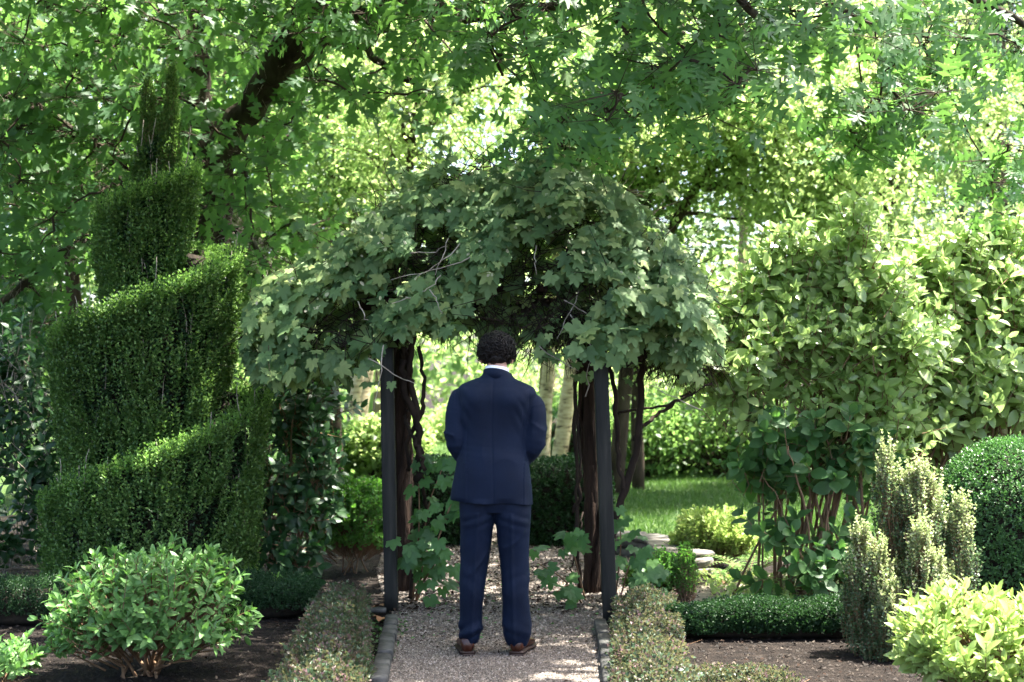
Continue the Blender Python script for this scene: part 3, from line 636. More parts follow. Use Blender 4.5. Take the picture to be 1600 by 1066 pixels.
# ------------------------------------------------------------------ arbor: four posts, beams, rafters; vines climb over it
arb = empty('garden_arbor', (-.12, 9.2, 0), 'wooden arbor with dark painted front posts standing over the gravel path', 'arbor')
def lumber(name, p0, p1, w, d, mat, parent, seed=0, n=8, rough=.0012):
    p0 = np.asarray(p0, float); p1 = np.asarray(p1, float); T = nz(p1 - p0)
    X = nz(np.cross(T, [0, 1, 0] if abs(T[1]) < .9 else [0, 0, 1])); Y = np.cross(X, T); r = RNG(seed); mb = MB(); V = []
    c = .006
    for i in range(n):
        p = p0 + (p1 - p0) * i / (n - 1)
        for (a, b_) in ((-w / 2, -d / 2 + c), (-w / 2 + c, -d / 2), (w / 2 - c, -d / 2), (w / 2, -d / 2 + c), (w / 2, d / 2 - c), (w / 2 - c, d / 2), (-w / 2 + c, d / 2), (-w / 2, d / 2 - c)):
            V.append(p + X * (a + r.uniform(-rough, rough)) + Y * (b_ + r.uniform(-rough, rough)))
    f = [tuple(range(8))[::-1], tuple(range((n - 1) * 8, n * 8))]
    for i in range(n - 1):
        for q in range(8): f.append((i * 8 + q, i * 8 + (q + 1) % 8, i * 8 + 8 + (q + 1) % 8, i * 8 + 8 + q))
    mb.add(V, f); return mb.build(name, mat, parent)
YL, YR = 9.12, 8.62
lumber('post', W(612, 955, YL) * [1, 1, 0] + [0, 0, -.02], W(604, 545, YL), .084, .09, M['post'], arb, 1, 14)
lumber('post', W(953.5, 978, YR) * [1, 1, 0] + [0, 0, -.02], W(938, 555, YR), .084, .09, M['post'], arb, 2, 14)
rp = []
for (a, b_, Y, s) in (((628, 932), (626, 470), 9.95, 3), ((926, 928), (918, 470), 9.9, 4)):
    mb = MB(); p0 = W(a[0], a[1], Y); p0[2] = -.02; p1 = W(b_[0], b_[1], Y)
    tube(mb, smooth_path([p0, p0 * .6 + p1 * .4 + [.01, 0, 0], p1], 22), [.062, .055, .055], 12, seed=s, rough=.16)
    for q in range(5):   # woody vine strands bound to the post
        r = RNG(s * 10 + q); ph = r.uniform(0, 6.28); t_ = np.linspace(0, 1, 26)
        pts = p0 + (p1 - p0) * t_[:, None]; pts = pts + .062 * np.stack([np.cos(ph + t_ * r.uniform(2, 7)), np.sin(ph + t_ * 4), 0 * t_], -1) + r.normal(0, .006, (26, 3))
        tube(mb, pts, [.022, .014], 6, seed=q, rough=.2)
    mb.build('post', M['rearpost'], arb, True)
ztop = 2.02
for Yb, xa, xb in ((9.46, -1.0, .78), (9.95, -1.0, .78)):
    lumber('beam', (xa, Yb, ztop - .04 + (.012 if Yb > 9 else 0)), (xb, Yb, ztop - .05), .09, .04, M['rearpost'], arb, 7)
for q, x in enumerate(np.linspace(-.95, .8, 7)):
    lumber('rafter', (x * .9, 9.15, ztop + .045 + .002 * q), (x * .9, 10.2, ztop + .05 + .002 * q), .07, .035, M['rearpost'], arb, 20 + q, 4)
for s, p0, p1 in ((-1, W(606, 556, YL + .05), (-.78, 9.95, 1.93)), (1, W(939, 566, YR + .05), (.53, 9.95, 1.93))):
    lumber('side_rail', p0, p1, .09, .04, M['rearpost'], arb, 31 + s, 4)

# climbing vine
vine = empty('climbing_vine', (-.15, 9.4, 0), 'leafy grape-like vine heaped over the top of the arbor', 'vine')
TOP = [(380, 520), (385, 480), (400, 450), (440, 415), (500, 385), (545, 358), (590, 322), (630, 285), (680, 256), (730, 240), (800, 236), (880, 240), (930, 256), (970, 288), (1005, 325), (1050, 362), (1090, 410), (1108, 455), (1114, 500)]
BOT = [(380, 565), (410, 590), (470, 585), (530, 575), (570, 540), (610, 520), (680, 505), (740, 505), (800, 515), (850, 528), (900, 520), (950, 525), (1000, 540), (1060, 560), (1095, 575), (1114, 550)]
tx, ty = np.array(TOP).T; bx_, by_ = np.array(BOT).T
rng = RNG(77); VL = Leaves()
def vine_surface(n, jitter, back=False, dens=True):
    px = rng.uniform(382, 1128, n * 2); py = rng.uniform(235, 600, n * 2)
    t = np.interp(px, tx, ty); b_ = np.interp(px, bx_, by_); ok = (py > t) & (py < b_ + rng.normal(0, 10, n * 2))
    px, py = px[ok], py[ok]; t, b_ = t[ok], b_[ok]
    if dens:
        q = snoise(np.stack([px / 60, py / 45, 0 * px], -1), 1.5, 8, 2) - 1.0 * ((px > 640) & (px < 705) & (py > 345) & (py < 425)) - .9 * ((px > 835) & (px < 880) & (py > 375) & (py < 425)) - .7 * ((px > 460) & (px < 560) & (py > 500) & (py < 545)) - .55 * ((px > 860) & (px < 1060) & (py > 430) & (py < 560)) - .5 * ((px > 800) & (px < 850) & (py > 370) & (py < 430))
        ok = q > -.46 - .35 * (px < 600); px, py, t, b_ = px[ok], py[ok], t[ok], b_[ok]
    u = np.clip((py - t) / (b_ - t + 1e-6), 0, 1)
    e = 1 - np.clip(np.abs(px - 755) / 385, 0, 1) ** 3
    bulge = np.sqrt(np.clip(1 - (1 - u) ** 2, 0, 1)) * .55 * (.5 + .5 * e)       # curves back towards the top edge
    mid = 9.45 - .42 * np.clip((px - 700) / 250, 0, 1) + .17 * snoise(np.stack([px / 50, py / 50, 0 * px], -1), 2.0, 14, 2); Y = mid - bulge if not back else mid + bulge + .25
    Y = Y + rng.uniform(0, jitter, len(px)) * (-1 if back else 1) - (0 if back else rng.normal(0, .05, len(px)))
    P = np.stack([(px - CX) / FPX * Y, Y, CAMZ - (py - HY) / FPX * Y], -1)
    return P, u, back
for q0 in range(30):
    q1 = np.array([W(rng.uniform(880, 1000), rng.uniform(500, 562), rng.uniform(8.4, 8.6))]); VL.add(q1, rng.normal(0, .5, (1, 3)) + [0, -.4, -.7], rng.normal(0, .35, (1, 3)) + [0, -.8, .6], rng.uniform(.08, .13, 1))
for n, jt, back in ((4100, .28, False), (900, .3, True)):
    P, u, bk = vine_surface(n, jt, back); m = len(P); sgn = 1 if back else -1
    out = nz(np.stack([.35 * (P[:, 0] + .15) + rng.normal(0, .35, m), sgn * np.full(m, .8) + rng.normal(0, .3, m), 1.0 * (1 - u) + .45 + rng.normal(0, .3, m)], -1))
    D = np.stack([rng.normal(0, .5, m), sgn * .45 + rng.normal(0, .3, m), -.75 + rng.normal(0, .25, m)], -1)
    VL.add(P, D, out, rng.uniform(.055, .132, m) * np.where(rng.random(m) < .3, .6, 1))
# streamers: a young shoot standing above the arch, and hanging ends
def streamer(ctrl, n, size, spread=.06, stem=.006):
    pts = smooth_path(ctrl, 14); tube(SM, pts, [stem, stem * .5], 5)
    t = rng.random(n); P = np.stack([np.interp(t, np.linspace(0, 1, 14), pts[:, k]) for k in range(3)], -1) + rng.normal(0, spread, (n, 3))
    VL.add(P, np.stack([rng.normal(0, .6, n), -.5 + rng.normal(0, .3, n), -.5 + rng.normal(0, .4, n)], -1), np.stack([rng.normal(0, .4, n), np.full(n, -.6), .8 + rng.normal(0, .3, n)], -1), size * rng.uniform(.7, 1.3, n))
SM = MB()
streamer([W(890, 260, 9.3), W(884, 215, 9.25), W(876, 165, 9.2)], 34, .10, .07)
streamer([W(905, 262, 9.3), W(912, 220, 9.3), W(905, 180, 9.3)], 20, .09, .07)
for (a, b_, c_) in (((560, 360, 9.2), (552, 335, 9.1), (548, 310, 9.1)), ((700, 250, 9.3), (690, 225, 9.3), (694, 205, 9.3)), ((500, 380, 9.2), (480, 360, 9.2), (470, 345, 9.2)), ((1000, 330, 9.2), (1020, 300, 9.1), (1034, 290, 9.1)), ((640, 280, 9.3), (628, 262, 9.3), (622, 250, 9.3)), ((1070, 380, 9.2), (1090, 360, 9.2), (1110, 352, 9.1))):
    streamer([W(*a), W(*b_), W(*c_)], 12, .07, .04, .003)
for (a, b_) in (((495, 560), (505, 600)), ((540, 560), (548, 604)), ((585, 560), (590, 596)), ((880, 545), (886, 590)), ((920, 540), (915, 600)), ((975, 540), (985, 575)), ((1060, 560), (1080, 600)), ((420, 570), (425, 590)), ((690, 505), (700, 545)), ((700, 505), (690, 535)), ((850, 540), (860, 560))):
    streamer([W(a[0], a[1] - 30, 9.0), W(*a, 8.95), W(*b_, 8.9)], 7, .085, .05, .003)
n = 1500; P, u, bk = vine_surface(n, .3, False, False); P[:, 1] += .45; m = len(P)
VL.add(P, np.stack([rng.normal(0, .6, m), -.4 + rng.normal(0, .4, m), -.6 + rng.normal(0, .3, m)], -1), rng.normal(0, .4, (m, 3)) + [0, -.8, .6], rng.uniform(.08, .13, m))
VL.split('grape', M['vine'], vine, 300, score=lambda P, R, S: -P[:, 1] + S * 6 + .3 * np.abs(R[:, 1, 2]))
# small pale new leaves on the heap
NL = Leaves(); P, u, bk = vine_surface(420, .02, False); P[:, 1] -= .05; m = len(P)
NL.add(P, rng.normal(0, .6, (m, 3)) + [0, -.3, .3], rng.normal(0, .5, (m, 3)) + [0, -.6, .6], rng.uniform(.018, .04, m)); NL.joined('smallw', 'new_growth', M['vari_tip'], vine)
# woody stems
def wobbly(a, b_, n, amp, r, sag=0):
    t_ = np.linspace(0, 1, n)[:, None]; p = np.asarray(a) + (np.asarray(b_) - np.asarray(a)) * t_
    w = np.cumsum(r.normal(0, amp, (n, 3)), 0); w -= t_ * w[-1]; p = p + w; p[:, 2] -= sag * 4 * (t_ * (1 - t_))[:, 0]; return p
r = RNG(3)
for ctrl, rad in (([(650, 700, 9.3), (652, 660, 9.3), (645, 610, 9.3), (640, 570, 9.3), (650, 520, 9.3)], .022), ([(655, 750, 9.3), (654, 700, 9.3), (652, 655, 9.3), (632, 615, 9.25), (628, 560, 9.2)], .028), ([(640, 735, 9.4), (636, 690, 9.4), (660, 640, 9.3), (662, 600, 9.3), (652, 545, 9.3)], .016), ([(662, 735, 9.2), (655, 700, 9.2), (640, 672, 9.3), (635, 640, 9.4)], .014),
                  ([(640, 940, 9.6), (652, 850, 9.5), (668, 800, 9.4), (655, 740, 9.3)], .016),
                  ([(955, 860, 9.4), (965, 800, 9.4), (990, 720, 9.4), (1002, 640, 9.35), (1000, 560, 9.3)], .028), ([(975, 770, 9.4), (965, 700, 9.4), (962, 640, 9.35), (950, 560, 9.3)], .018), ([(990, 690, 9.4), (1010, 660, 9.5), (1040, 640, 9.6), (1080, 610, 9.6)], .014), ([(965, 645, 9.4), (1000, 640, 9.4), (1050, 630, 9.4), (1110, 600, 9.4)], .010),
                  ([(905, 920, 9.7), (900, 840, 9.6), (905, 760, 9.6), (898, 690, 9.6), (900, 620, 9.6), (905, 540, 9.5)], .016), ([(896, 800, 9.6), (906, 740, 9.5), (902, 650, 9.5), (896, 590, 9.4)], .010), ([(880, 930, 9.4), (895, 880, 9.4), (912, 800, 9.5)], .007)):
    pts = smooth_path([W(*q) for q in ctrl], 20); pts += r.normal(0, .008, pts.shape); T = MB(); tube(T, pts, [rad, rad * .8], 7, seed=int(rad * 1e4), rough=.15); T.build('stem', M['darkwood'], vine, True)
SM.build('shoots', M['darkwood'], vine, True, 'stuff')
TW = MB(); m = 1500
P, u, bk = vine_surface(1500, .5, False, False); P[:, 1] += .15; m = len(P)
D = np.stack([rng.normal(0, 1, m), rng.normal(0, .4, m), rng.normal(0, .7, m)], -1); Q = P + nz(D) * rng.uniform(.1, .38, m)[:, None]; mid = (P + Q) / 2 + rng.normal(0, .02, P.shape)
sticks(TW, P, mid, .004, .003); sticks(TW, mid, Q, .003, .0015)
# hanging tangle under the heap
n = 1300; px = np.where(rng.random(1300) < .6, rng.uniform(840, 1110, 1300), rng.uniform(560, 1110, 1300)); bb = np.interp(px, bx_, by_); Y = rng.uniform(8.95, 9.9, n); py0 = bb - rng.uniform(0, 40, n); py1 = py0 + rng.uniform(15, 75, n)
A = np.stack([(px - CX) / FPX * Y, Y, CAMZ - (py0 - HY) / FPX * Y], -1); B = np.stack([(px + rng.normal(0, 30, n) - CX) / FPX * Y, Y, CAMZ - (py1 - HY) / FPX * Y], -1); mid = (A + B) / 2 + rng.normal(0, .03, A.shape)
sticks(TW, A, mid, .003, .0025); sticks(TW, mid, B, .0025, .001)
TW.build('twigs', M['darkwood'], vine, False, 'stuff')
DT = MB(); r = RNG(9)
for a, b_ in (((720, 378), (652, 432)), ((736, 400), (610, 438)), ((690, 432), (660, 455)), ((655, 460), (612, 474)), ((672, 452), (692, 490)), ((700, 372), (680, 430)), ((640, 395), (700, 385)), ((880, 470), (940, 500)), ((905, 455), (870, 530)), ((890, 490), (950, 560)), ((843, 540), (905, 580)), ((915, 620), (925, 560)), ((573, 560), (650, 600)), ((600, 540), (585, 640)), ((950, 500), (985, 530)), ((1100, 640), (1010, 600)), ((560, 470), (575, 500)), ((838, 385), (838, 430)), ((1030, 520), (1075, 560))):
    pts = wobbly(W(*a, 8.82), W(*b_, 8.72), 9, .006, r, .01); tube(DT, pts, [.0045, .002], 4)
DT.build('dead_twigs', M['deadwood'], vine, False, 'stuff')

# ------------------------------------------------------------------ spiral topiary
TY = 9.75; TK = FPX / TY; TX = (240 - CX) / TK
topi = empty('spiral_topiary', (TX, TY, 0), 'tall evergreen clipped into a spiral with dark green steps', 'topiary')
# helix control: cumulative turn (in half turns, right, left, right ...) -> height and outer radius, read from the outline
HZ = [mzv for mzv in (CAMZ - (np.array([212, 262, 258, 345, 398, 545, 622, 800, 885, 1010]) - HY) / TK)]
HR = np.array([.12, .17, .32, .40, .60, .68, .79, .74, .68, .60])
HT = np.arange(-2, 8, 1.0)
def ledge(phi_half): return np.interp(phi_half, HT, HZ), np.interp(phi_half, HT, HR)
def surf_radius(th, z):
    """th: angle from +X through the front (towards the camera), 0..2pi; returns radius of the outermost tier there"""
    R = np.zeros_like(z)
    for k in range(-1, 4):
        p = th / PI + 2 * k; zt, rt = ledge(p); zb, _ = ledge(p + 2)
        u = (zt - z) / np.maximum(zt - zb, .05)
        R = np.where((z <= zt) & (z > zb - .001) & (p >= -2) & (p <= 7), rt * (1 - .13 * np.clip(u, 0, 1)), R)
    return R
rng = RNG(101); TL = Leaves(); TT = Leaves(); TS = MB()
n = 30000; th = rng.uniform(0, 2 * PI, n); z = rng.uniform(.05, HZ[0] + .02, n); R = surf_radius(th, z)
ok = (R > 0) & (rng.random(n) < R / .62); th, z, R = th[ok], z[ok], R[ok]
streak = snoise(np.stack([np.cos(th) * R * 5, np.sin(th) * R * 5, z * 2.4], -1), 4.5, 5, 2); ok = (streak + rng.normal(0, .35, len(th)) > -.35) & (rng.random(len(th)) < np.where(np.sin(th) > -.2, 1, .35)); th, z, R, streak = th[ok], z[ok], R[ok], streak[ok]
R = R + .018 * streak + rng.normal(0, .012, len(R)) - .04
ex = np.cos(th); ey = -np.sin(th); m = len(th)
P = np.stack([TX + R * ex, TY + R * ey, z - .06], -1)
A = np.stack([ex * .38 + rng.normal(0, .17, m), ey * .38 + rng.normal(0, .17, m), np.ones(m)], -1)
Lh = rng.uniform(.06, .14, m)
TL.shoots(P, A, Lh, 4, 2, rng.uniform(.028, .040, m), 58, rng, .4)
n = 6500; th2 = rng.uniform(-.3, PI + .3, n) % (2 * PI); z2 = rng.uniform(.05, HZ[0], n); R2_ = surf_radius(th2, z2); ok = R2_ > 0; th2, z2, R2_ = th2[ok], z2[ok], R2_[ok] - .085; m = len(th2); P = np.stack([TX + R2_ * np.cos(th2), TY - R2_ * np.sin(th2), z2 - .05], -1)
TI = Leaves(); TI.shoots(P, np.stack([np.cos(th2) * .4 + rng.normal(0, .2, m), -np.sin(th2) * .4 + rng.normal(0, .2, m), np.ones(m)], -1), rng.uniform(.06, .12, m), 3, 2, .034, 60, rng, .4)  # inner leaves in the darker leaf colour, imitating shade in the gaps
# ledge tops: new growth, its colour brightened for the light falling there
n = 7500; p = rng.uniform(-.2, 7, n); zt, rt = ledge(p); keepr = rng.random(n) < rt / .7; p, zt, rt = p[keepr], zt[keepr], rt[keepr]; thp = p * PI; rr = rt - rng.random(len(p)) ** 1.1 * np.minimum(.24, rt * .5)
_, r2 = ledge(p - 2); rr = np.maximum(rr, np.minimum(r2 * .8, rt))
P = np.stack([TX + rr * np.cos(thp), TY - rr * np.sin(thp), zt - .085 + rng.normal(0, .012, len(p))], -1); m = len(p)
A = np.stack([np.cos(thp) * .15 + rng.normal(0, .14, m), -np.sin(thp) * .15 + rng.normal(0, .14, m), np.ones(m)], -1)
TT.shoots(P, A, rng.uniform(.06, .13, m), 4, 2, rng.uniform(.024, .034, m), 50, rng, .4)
# spires at the top
for (px, pyt, w, nn) in ((268, 100, .05, 420), (232, 122, .055, 420), (256, 175, .075, 500), (226, 200, .06, 330), (272, 180, .05, 300), (240, 260, .16, 900)):
    zt = CAMZ - (pyt - HY) / TK; zb = CAMZ - (300 - HY) / TK; t_ = rng.random(nn); a = rng.uniform(0, 2 * PI, nn); q = w * np.sqrt(np.clip(1 - t_ ** 3, 0.05, 1)) * rng.uniform(.5, 1, nn)
    P = np.stack([(px - CX) / TK + q * np.cos(a), TY + q * np.sin(a), zb + (zt - zb) * t_ - .08], -1)
    A = np.stack([np.cos(a) * .12 + rng.normal(0, .08, nn), np.sin(a) * .12 + rng.normal(0, .08, nn), np.ones(nn)], -1)
    TL.shoots(P, A, rng.uniform(.06, .13, nn), 5, 2, rng.uniform(.024, .034, nn), 45, rng, .4)
    sticks(TS, P[::2], P[::2] + nz(A[::2]) * .09, .002, .0008)
# a few taller escaped sprigs
n = 260; p = rng.uniform(.5, 7, n); zt, rt = ledge(p); rr = rt - rng.random(n) * .08
P = np.stack([TX + rr * np.cos(p * PI), TY - rr * np.sin(p * PI), zt - .08], -1)
TT.shoots(P, np.stack([rng.normal(0, .12, n), rng.normal(0, .12, n), np.ones(n)], -1), rng.uniform(.12, .2, n), 7, 2, .018, 45, rng, .4)
TL.joined('rh', 'foliage', M['yew'], topi); TI.joined('rh', 'inner_shaded_foliage', M['box_shaded'], topi); TT.joined('rh', 'new_growth', M['yew_tip_lit'], topi); TS.build('twigs', M['stem'], topi, False, 'stuff')
# dark rough core painting the shade inside the clipped surface, and bare stems
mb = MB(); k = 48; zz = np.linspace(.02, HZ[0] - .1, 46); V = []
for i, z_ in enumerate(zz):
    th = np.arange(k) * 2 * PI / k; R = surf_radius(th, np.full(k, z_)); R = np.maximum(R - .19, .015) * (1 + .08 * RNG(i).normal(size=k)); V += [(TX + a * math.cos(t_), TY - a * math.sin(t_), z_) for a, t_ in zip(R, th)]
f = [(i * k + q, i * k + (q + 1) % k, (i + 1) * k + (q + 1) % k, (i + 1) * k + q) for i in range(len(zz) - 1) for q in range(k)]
mb.add(V, f); mb.build('shade_core', M['core'], topi, False, 'stuff')
mb = MB(); r = RNG(19)
for i in range(95):
    th = r.uniform(-.2, PI + .2); z0 = r.uniform(.2, 3.0); R0 = float(surf_radius(np.array([th % (2 * PI)]), np.array([z0]))[0])
    if R0 <= .1: continue
    R0 -= .045; p0 = np.array([TX + R0 * math.cos(th), TY - R0 * math.sin(th), z0]); tube(mb, wobbly(p0, p0 + [r.normal(0, .03), 0, r.uniform(.15, .4)], 6, .006, r), [.0035, .002], 4)
mb.build('bare_stems', M['deadwood'], topi, False, 'stuff')
mb = MB(); tube(mb, [(TX, TY, -.02), (TX, TY, 1.5), (TX + .03, TY, 3.2)], [.06, .045, .02], 8); mb.build('trunk', M['bark_thin'], topi, True)

# ------------------------------------------------------------------ shrubs
def bush(name, label, c, r, mat, n, leaf, tem, nodes=4, per=2, Ls=.12, alpha=62, up=.5, parts=0, seed=0, stems=12, stem_r=.006, zmin=-.35, shell=.35, lump=.12, cat='shrub', stem_mat='stem', jit=.25, front=0.0, ztop=None, base=None, upb=0.0, smooth=None):
    """mounded shrub: shoots all over an uneven mound, stems from the ground up to them"""
    rng = RNG(seed); c = np.asarray(c, float); g = base if base is not None else (c[0], c[1], 0)
    e = empty(name, (g[0], g[1], 0), label, cat)
    P, d = ellipsoid_points(n, c, r, rng, shell, zmin, front)
    P = c + (P - c) * (1 + lump * snoise(d, 3.2, seed + 1, 2))[:, None]; ok = P[:, 2] > .03; P, d = P[ok], d[ok]; m = len(P)
    A = nz(d * (1 - up) + np.array([0, 0, up]) + rng.normal(0, .22, (m, 3))); Lk = Ls * rng.uniform(.6, 1.3, m); P0 = P - A * Lk[:, None] * .7
    L = Leaves(); L.shoots(P0, A, Lk, nodes, per, leaf * rng.uniform(.8, 1.2, m), alpha, rng, jit, up_bias=upb)
    if parts: L.split(tem, M[mat], e, parts)
    else: L.joined(tem, 'foliage', M[mat], e, smooth=False)
    S = MB(); sticks(S, P0, P0 + A * Lk[:, None], stem_r * .35, stem_r * .2)
    hub = np.array([g[0], g[1], 0.0]); q = P0; tgt = hub + (q - hub) * .45; tgt[:, 2] = q[:, 2] * .55
    sel = rng.random(m) < min(1, 500 / m); sticks(S, tgt[sel] + rng.normal(0, .02, (sel.sum(), 3)), q[sel], stem_r * .7, stem_r * .35)
    S.build('twigs', M[stem_mat], e, False, 'stuff')
    T = MB()
    for i in range(stems):
        t_ = P0[rng.integers(m)]; b0 = hub + [rng.normal(0, .06), rng.normal(0, .06), -.01]; k1 = hub + (t_ - hub) * .5; k1[2] = t_[2] * .6
        T = MB(); tube(T, smooth_path([b0, k1, t_], 7) + rng.normal(0, .004, (7, 3)), [stem_r, stem_r * .8, stem_r * .4], 5); T.build('stem', M[stem_mat], e, True)
    return e
def ball(px, pyt, pyb, Y, w):       # centre and radii of a mound read from the photo
    k = FPX / Y; zt = CAMZ - (pyt - HY) / k; zb = max(CAMZ - (pyb - HY) / k, 0); return ((px - CX) / k, Y, (zt + zb) / 2), (w / 2 / k, w / 2 / k * .9, (zt - zb) / 2)
c, r = ball(224, 862, 1035, 7.15, 300)
bush('leafy_shrub', 'low rounded green shrub in front of the spiral topiary with bare stems at its foot', (c[0], c[1], c[2] - .02), (r[0], r[1] * .9, r[2] * 1.05), 'weig', 330, .070, 'narrow', 5, 2, .15, 66, .45, 300, 201, 16, .009, -.55, .35, .12, jit=.2, base=(c[0], c[1] + .05, 0))
c, r = ball(0, 1000, 1066, 6.85, 120)
bush('leafy_shrub', 'small pale green shrub at the foot of the dark soil, left of the rounded shrub', c, r, 'weig', 50, .06, 'narrow', 4, 2, .10, 60, .5, 60, 202, 6, .005)
c, r = ball(1560, 975, 1150, 6.35, 330)
bush('leafy_shrub', 'sunlit lime-green shrub in front of the clipped boxwood dome', (c[0], c[1], .27), (r[0], r[0] * .8, .24), 'lime', 330, .082, 'narrow', 5, 2, .16, 55, .55, 300, 203, 12, .007)
c, r = ball(1108, 805, 895, 11.2, 128)
bush('golden_shrub', 'yellow-green feathery shrub at the edge of the lawn', c, r, 'lime', 520, .046, 'smallw', 6, 2, .14, 55, .6, 0, 204, 8, .006, lump=.3)
c, r = ball(552, 745, 935, 10.9, 150)
bush('bright_shrub', 'bright green small-leaved shrub left of the front left arbor post', c, r, 'bright', 800, .045, 'smallw', 5, 2, .12, 60, .5, 0, 205, 8, .006)
c, r = ball(1025, 865, 960, 9.3, 110)
bush('small_shrub', 'small dark green shrub beside the front right arbor post', c, r, 'bright', 420, .028, 'smallw', 5, 2, .10, 60, .6, 0, 206, 6, .005)
c, r = ball(1072, 850, 945, 9.15, 34)
bush('columnar_shrub', 'narrow upright green sprig shrub between the ledge and the low hedge', c, r, 'bright', 320, .020, 'small', 6, 2, .10, 45, .85, 0, 207, 4, .004)
c, r = ball(433, 905, 960, 8.9, 22)
bush('seedling_shrub', 'tiny upright evergreen sprig right of the spiral topiary', c, r, 'yew_tip_lit', 60, .020, 'small', 6, 2, .10, 45, .85, 0, 208, 3, .003)
# clipped boxwood
def boxwood(name, label, c, r, e, mat, n, leaf, seed, flat=None, cat='hedge', core=True, Ls=.05):
    """clipped evergreen, superellipsoid surface densely set with short shoots"""
    rng = RNG(seed); E = empty(name, (c[0], c[1], 0), label, cat); d = nz(rng.normal(size=(n, 3))); d[:, 2] = np.where(d[:, 2] < -.1, -d[:, 2], d[:, 2]) if c[2] < .12 else d[:, 2]
    q = (np.abs(d) ** (2 / e)).sum(1) ** (-e / 2); P = d * q[:, None]
    nn = nz(np.sign(P) * np.abs(P) ** (2 / e - 1) / np.asarray(r)); P = np.asarray(c) + P * np.asarray(r)
    P = P + nn * ((.012 if r[2] > .3 else .022) * snoise(P, 11, seed, 2) + rng.normal(0, .008, n))[:, None]; ok = P[:, 2] > .02; P, nn = P[ok], nn[ok]; m = len(P)
    A = nz(nn + np.array([0, 0, .7]) + rng.normal(0, .45, (m, 3))); L = Leaves(); L.shoots(P - A * Ls * .8, A, Ls * rng.uniform(.7, 1.3, m), 3, 2, leaf * rng.uniform(.8, 1.2, m), 60, rng, .5)
    L.joined('rhw', 'foliage', M[mat], E)
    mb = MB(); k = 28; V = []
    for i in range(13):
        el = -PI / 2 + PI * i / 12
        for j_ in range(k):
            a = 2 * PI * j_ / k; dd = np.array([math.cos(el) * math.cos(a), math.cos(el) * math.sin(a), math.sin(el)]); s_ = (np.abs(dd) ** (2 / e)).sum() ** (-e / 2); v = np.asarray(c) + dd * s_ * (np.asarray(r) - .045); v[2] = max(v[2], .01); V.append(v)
    mb.add(V, [(i * k + q_, i * k + (q_ + 1) % k, (i + 1) * k + (q_ + 1) % k, (i + 1) * k + q_) for i in range(12) for q_ in range(k)]); mb.build('shade_core', M['core'], E, False, 'stuff')  # dark shell added for the shade behind the leaves
    return E
Yd = 9.0; k = FPX / Yd
boxwood('boxwood_dome', 'tall boxwood clipped into a smooth dome beside the pale-tipped shrub', ((1588 - CX) / k, Yd, .50), (.47, .47, .60), .8, 'box', 9500, .0235, 301, cat='topiary')
boxwood('boxwood_hedge', 'dark clipped boxwood block right of the man, behind the arch', ((888 - CX) / FPX * 12.7, 12.9, .36), (.39, .42, .40), .55, 'box_shaded', 4200, .032, 302)
boxwood('boxwood_hedge', 'dark clipped boxwood block left of the man, behind the arch', ((668 - CX) / FPX * 12.7, 12.9, .36), (.40, .42, .40), .55, 'box_shaded', 3800, .032, 303)
boxwood('low_hedge', 'low dark clipped hedge running across the bed on the right', (1.48, 8.25, .07), (.60, .16, .115), .35, 'box_shaded', 7000, .020, 304, Ls=.04)
boxwood('low_hedge', 'low dark hedge behind the bare soil, right of the spiral topiary', (-1.62, 8.95, .10), (.40, .22, .15), .5, 'box_shaded', 5000, .016, 305, Ls=.04)
boxwood('low_hedge', 'low dark hedge behind the rounded shrub, left of the spiral topiary', (-3.1, 8.7, .10), (.55, .2, .15), .5, 'box_shaded', 4500, .016, 306, Ls=.04)
boxwood('distant_hedge', 'dark shaded hedge along the far edge of the lawn', (2.6, 22.6, .35), (2.9, .7, .6), .5, 'box_shaded', 4000, .12, 307, Ls=.15)
# reddish low hedges either side of the path
def strip_hedge(name, label, pts, w, h, n, mat, leaf, seed):
    rng = RNG(seed); pts = np.array(pts, float); E = empty(name, (pts[0][0], pts[0][1], 0), label, 'hedge'); t_ = rng.random(n); s_ = np.linspace(0, 1, len(pts))
    cx = np.interp(t_, s_, pts[:, 0]); cy = np.interp(t_, s_, pts[:, 1]); ww = np.interp(t_, s_, w); hh = np.interp(t_, s_, h)
    d = pts[-1] - pts[0]; nn = np.array([-d[1], d[0]]) / np.linalg.norm(d); q = rng.uniform(-1, 1, n); prof = (1 - np.abs(q) ** 3.0)
    side = rng.random(n) < .45; z = np.where(side, rng.random(n) * hh * prof, hh * prof) ; lat = q * ww / 2
    lat = np.where(side, np.sign(q) * ww / 2 * (1 - .25 * rng.random(n)), lat); z = np.where(side, rng.random(n) * hh * .95, z)
    P = np.stack([cx + nn[0] * lat, cy + nn[1] * lat, z * (1 + .16 * snoise(np.stack([cx, cy, lat], -1), 9, seed, 2))], -1); P[:, 2] = np.maximum(P[:, 2] - .03, .01)
    A = nz(np.stack([nn[0] * np.where(side, np.sign(q), q * .3), nn[1] * np.where(side, np.sign(q), q * .3), np.ones(n)], -1) + rng.normal(0, .4, (n, 3)))
    L = Leaves(); Lk = rng.uniform(.035, .085, n); L.shoots(P, A, Lk, 4, 2, leaf * rng.uniform(.7, 1.3, n), 58, rng, .5); L.joined('rhw', 'foliage', M[mat], E)
    S = MB()
    n2 = 400; t2 = rng.random(n2); g = np.stack([np.interp(t2, s_, pts[:, 0]), np.interp(t2, s_, pts[:, 1]), 0 * t2], -1); sticks(S, g, P[:n2] * [0, 0, 1] + g + np.stack([rng.normal(0, .08, n2), rng.normal(0, .08, n2), 0 * t2], -1), .003, .0015)
    S.build('twigs', M['stem'], E, False, 'stuff')
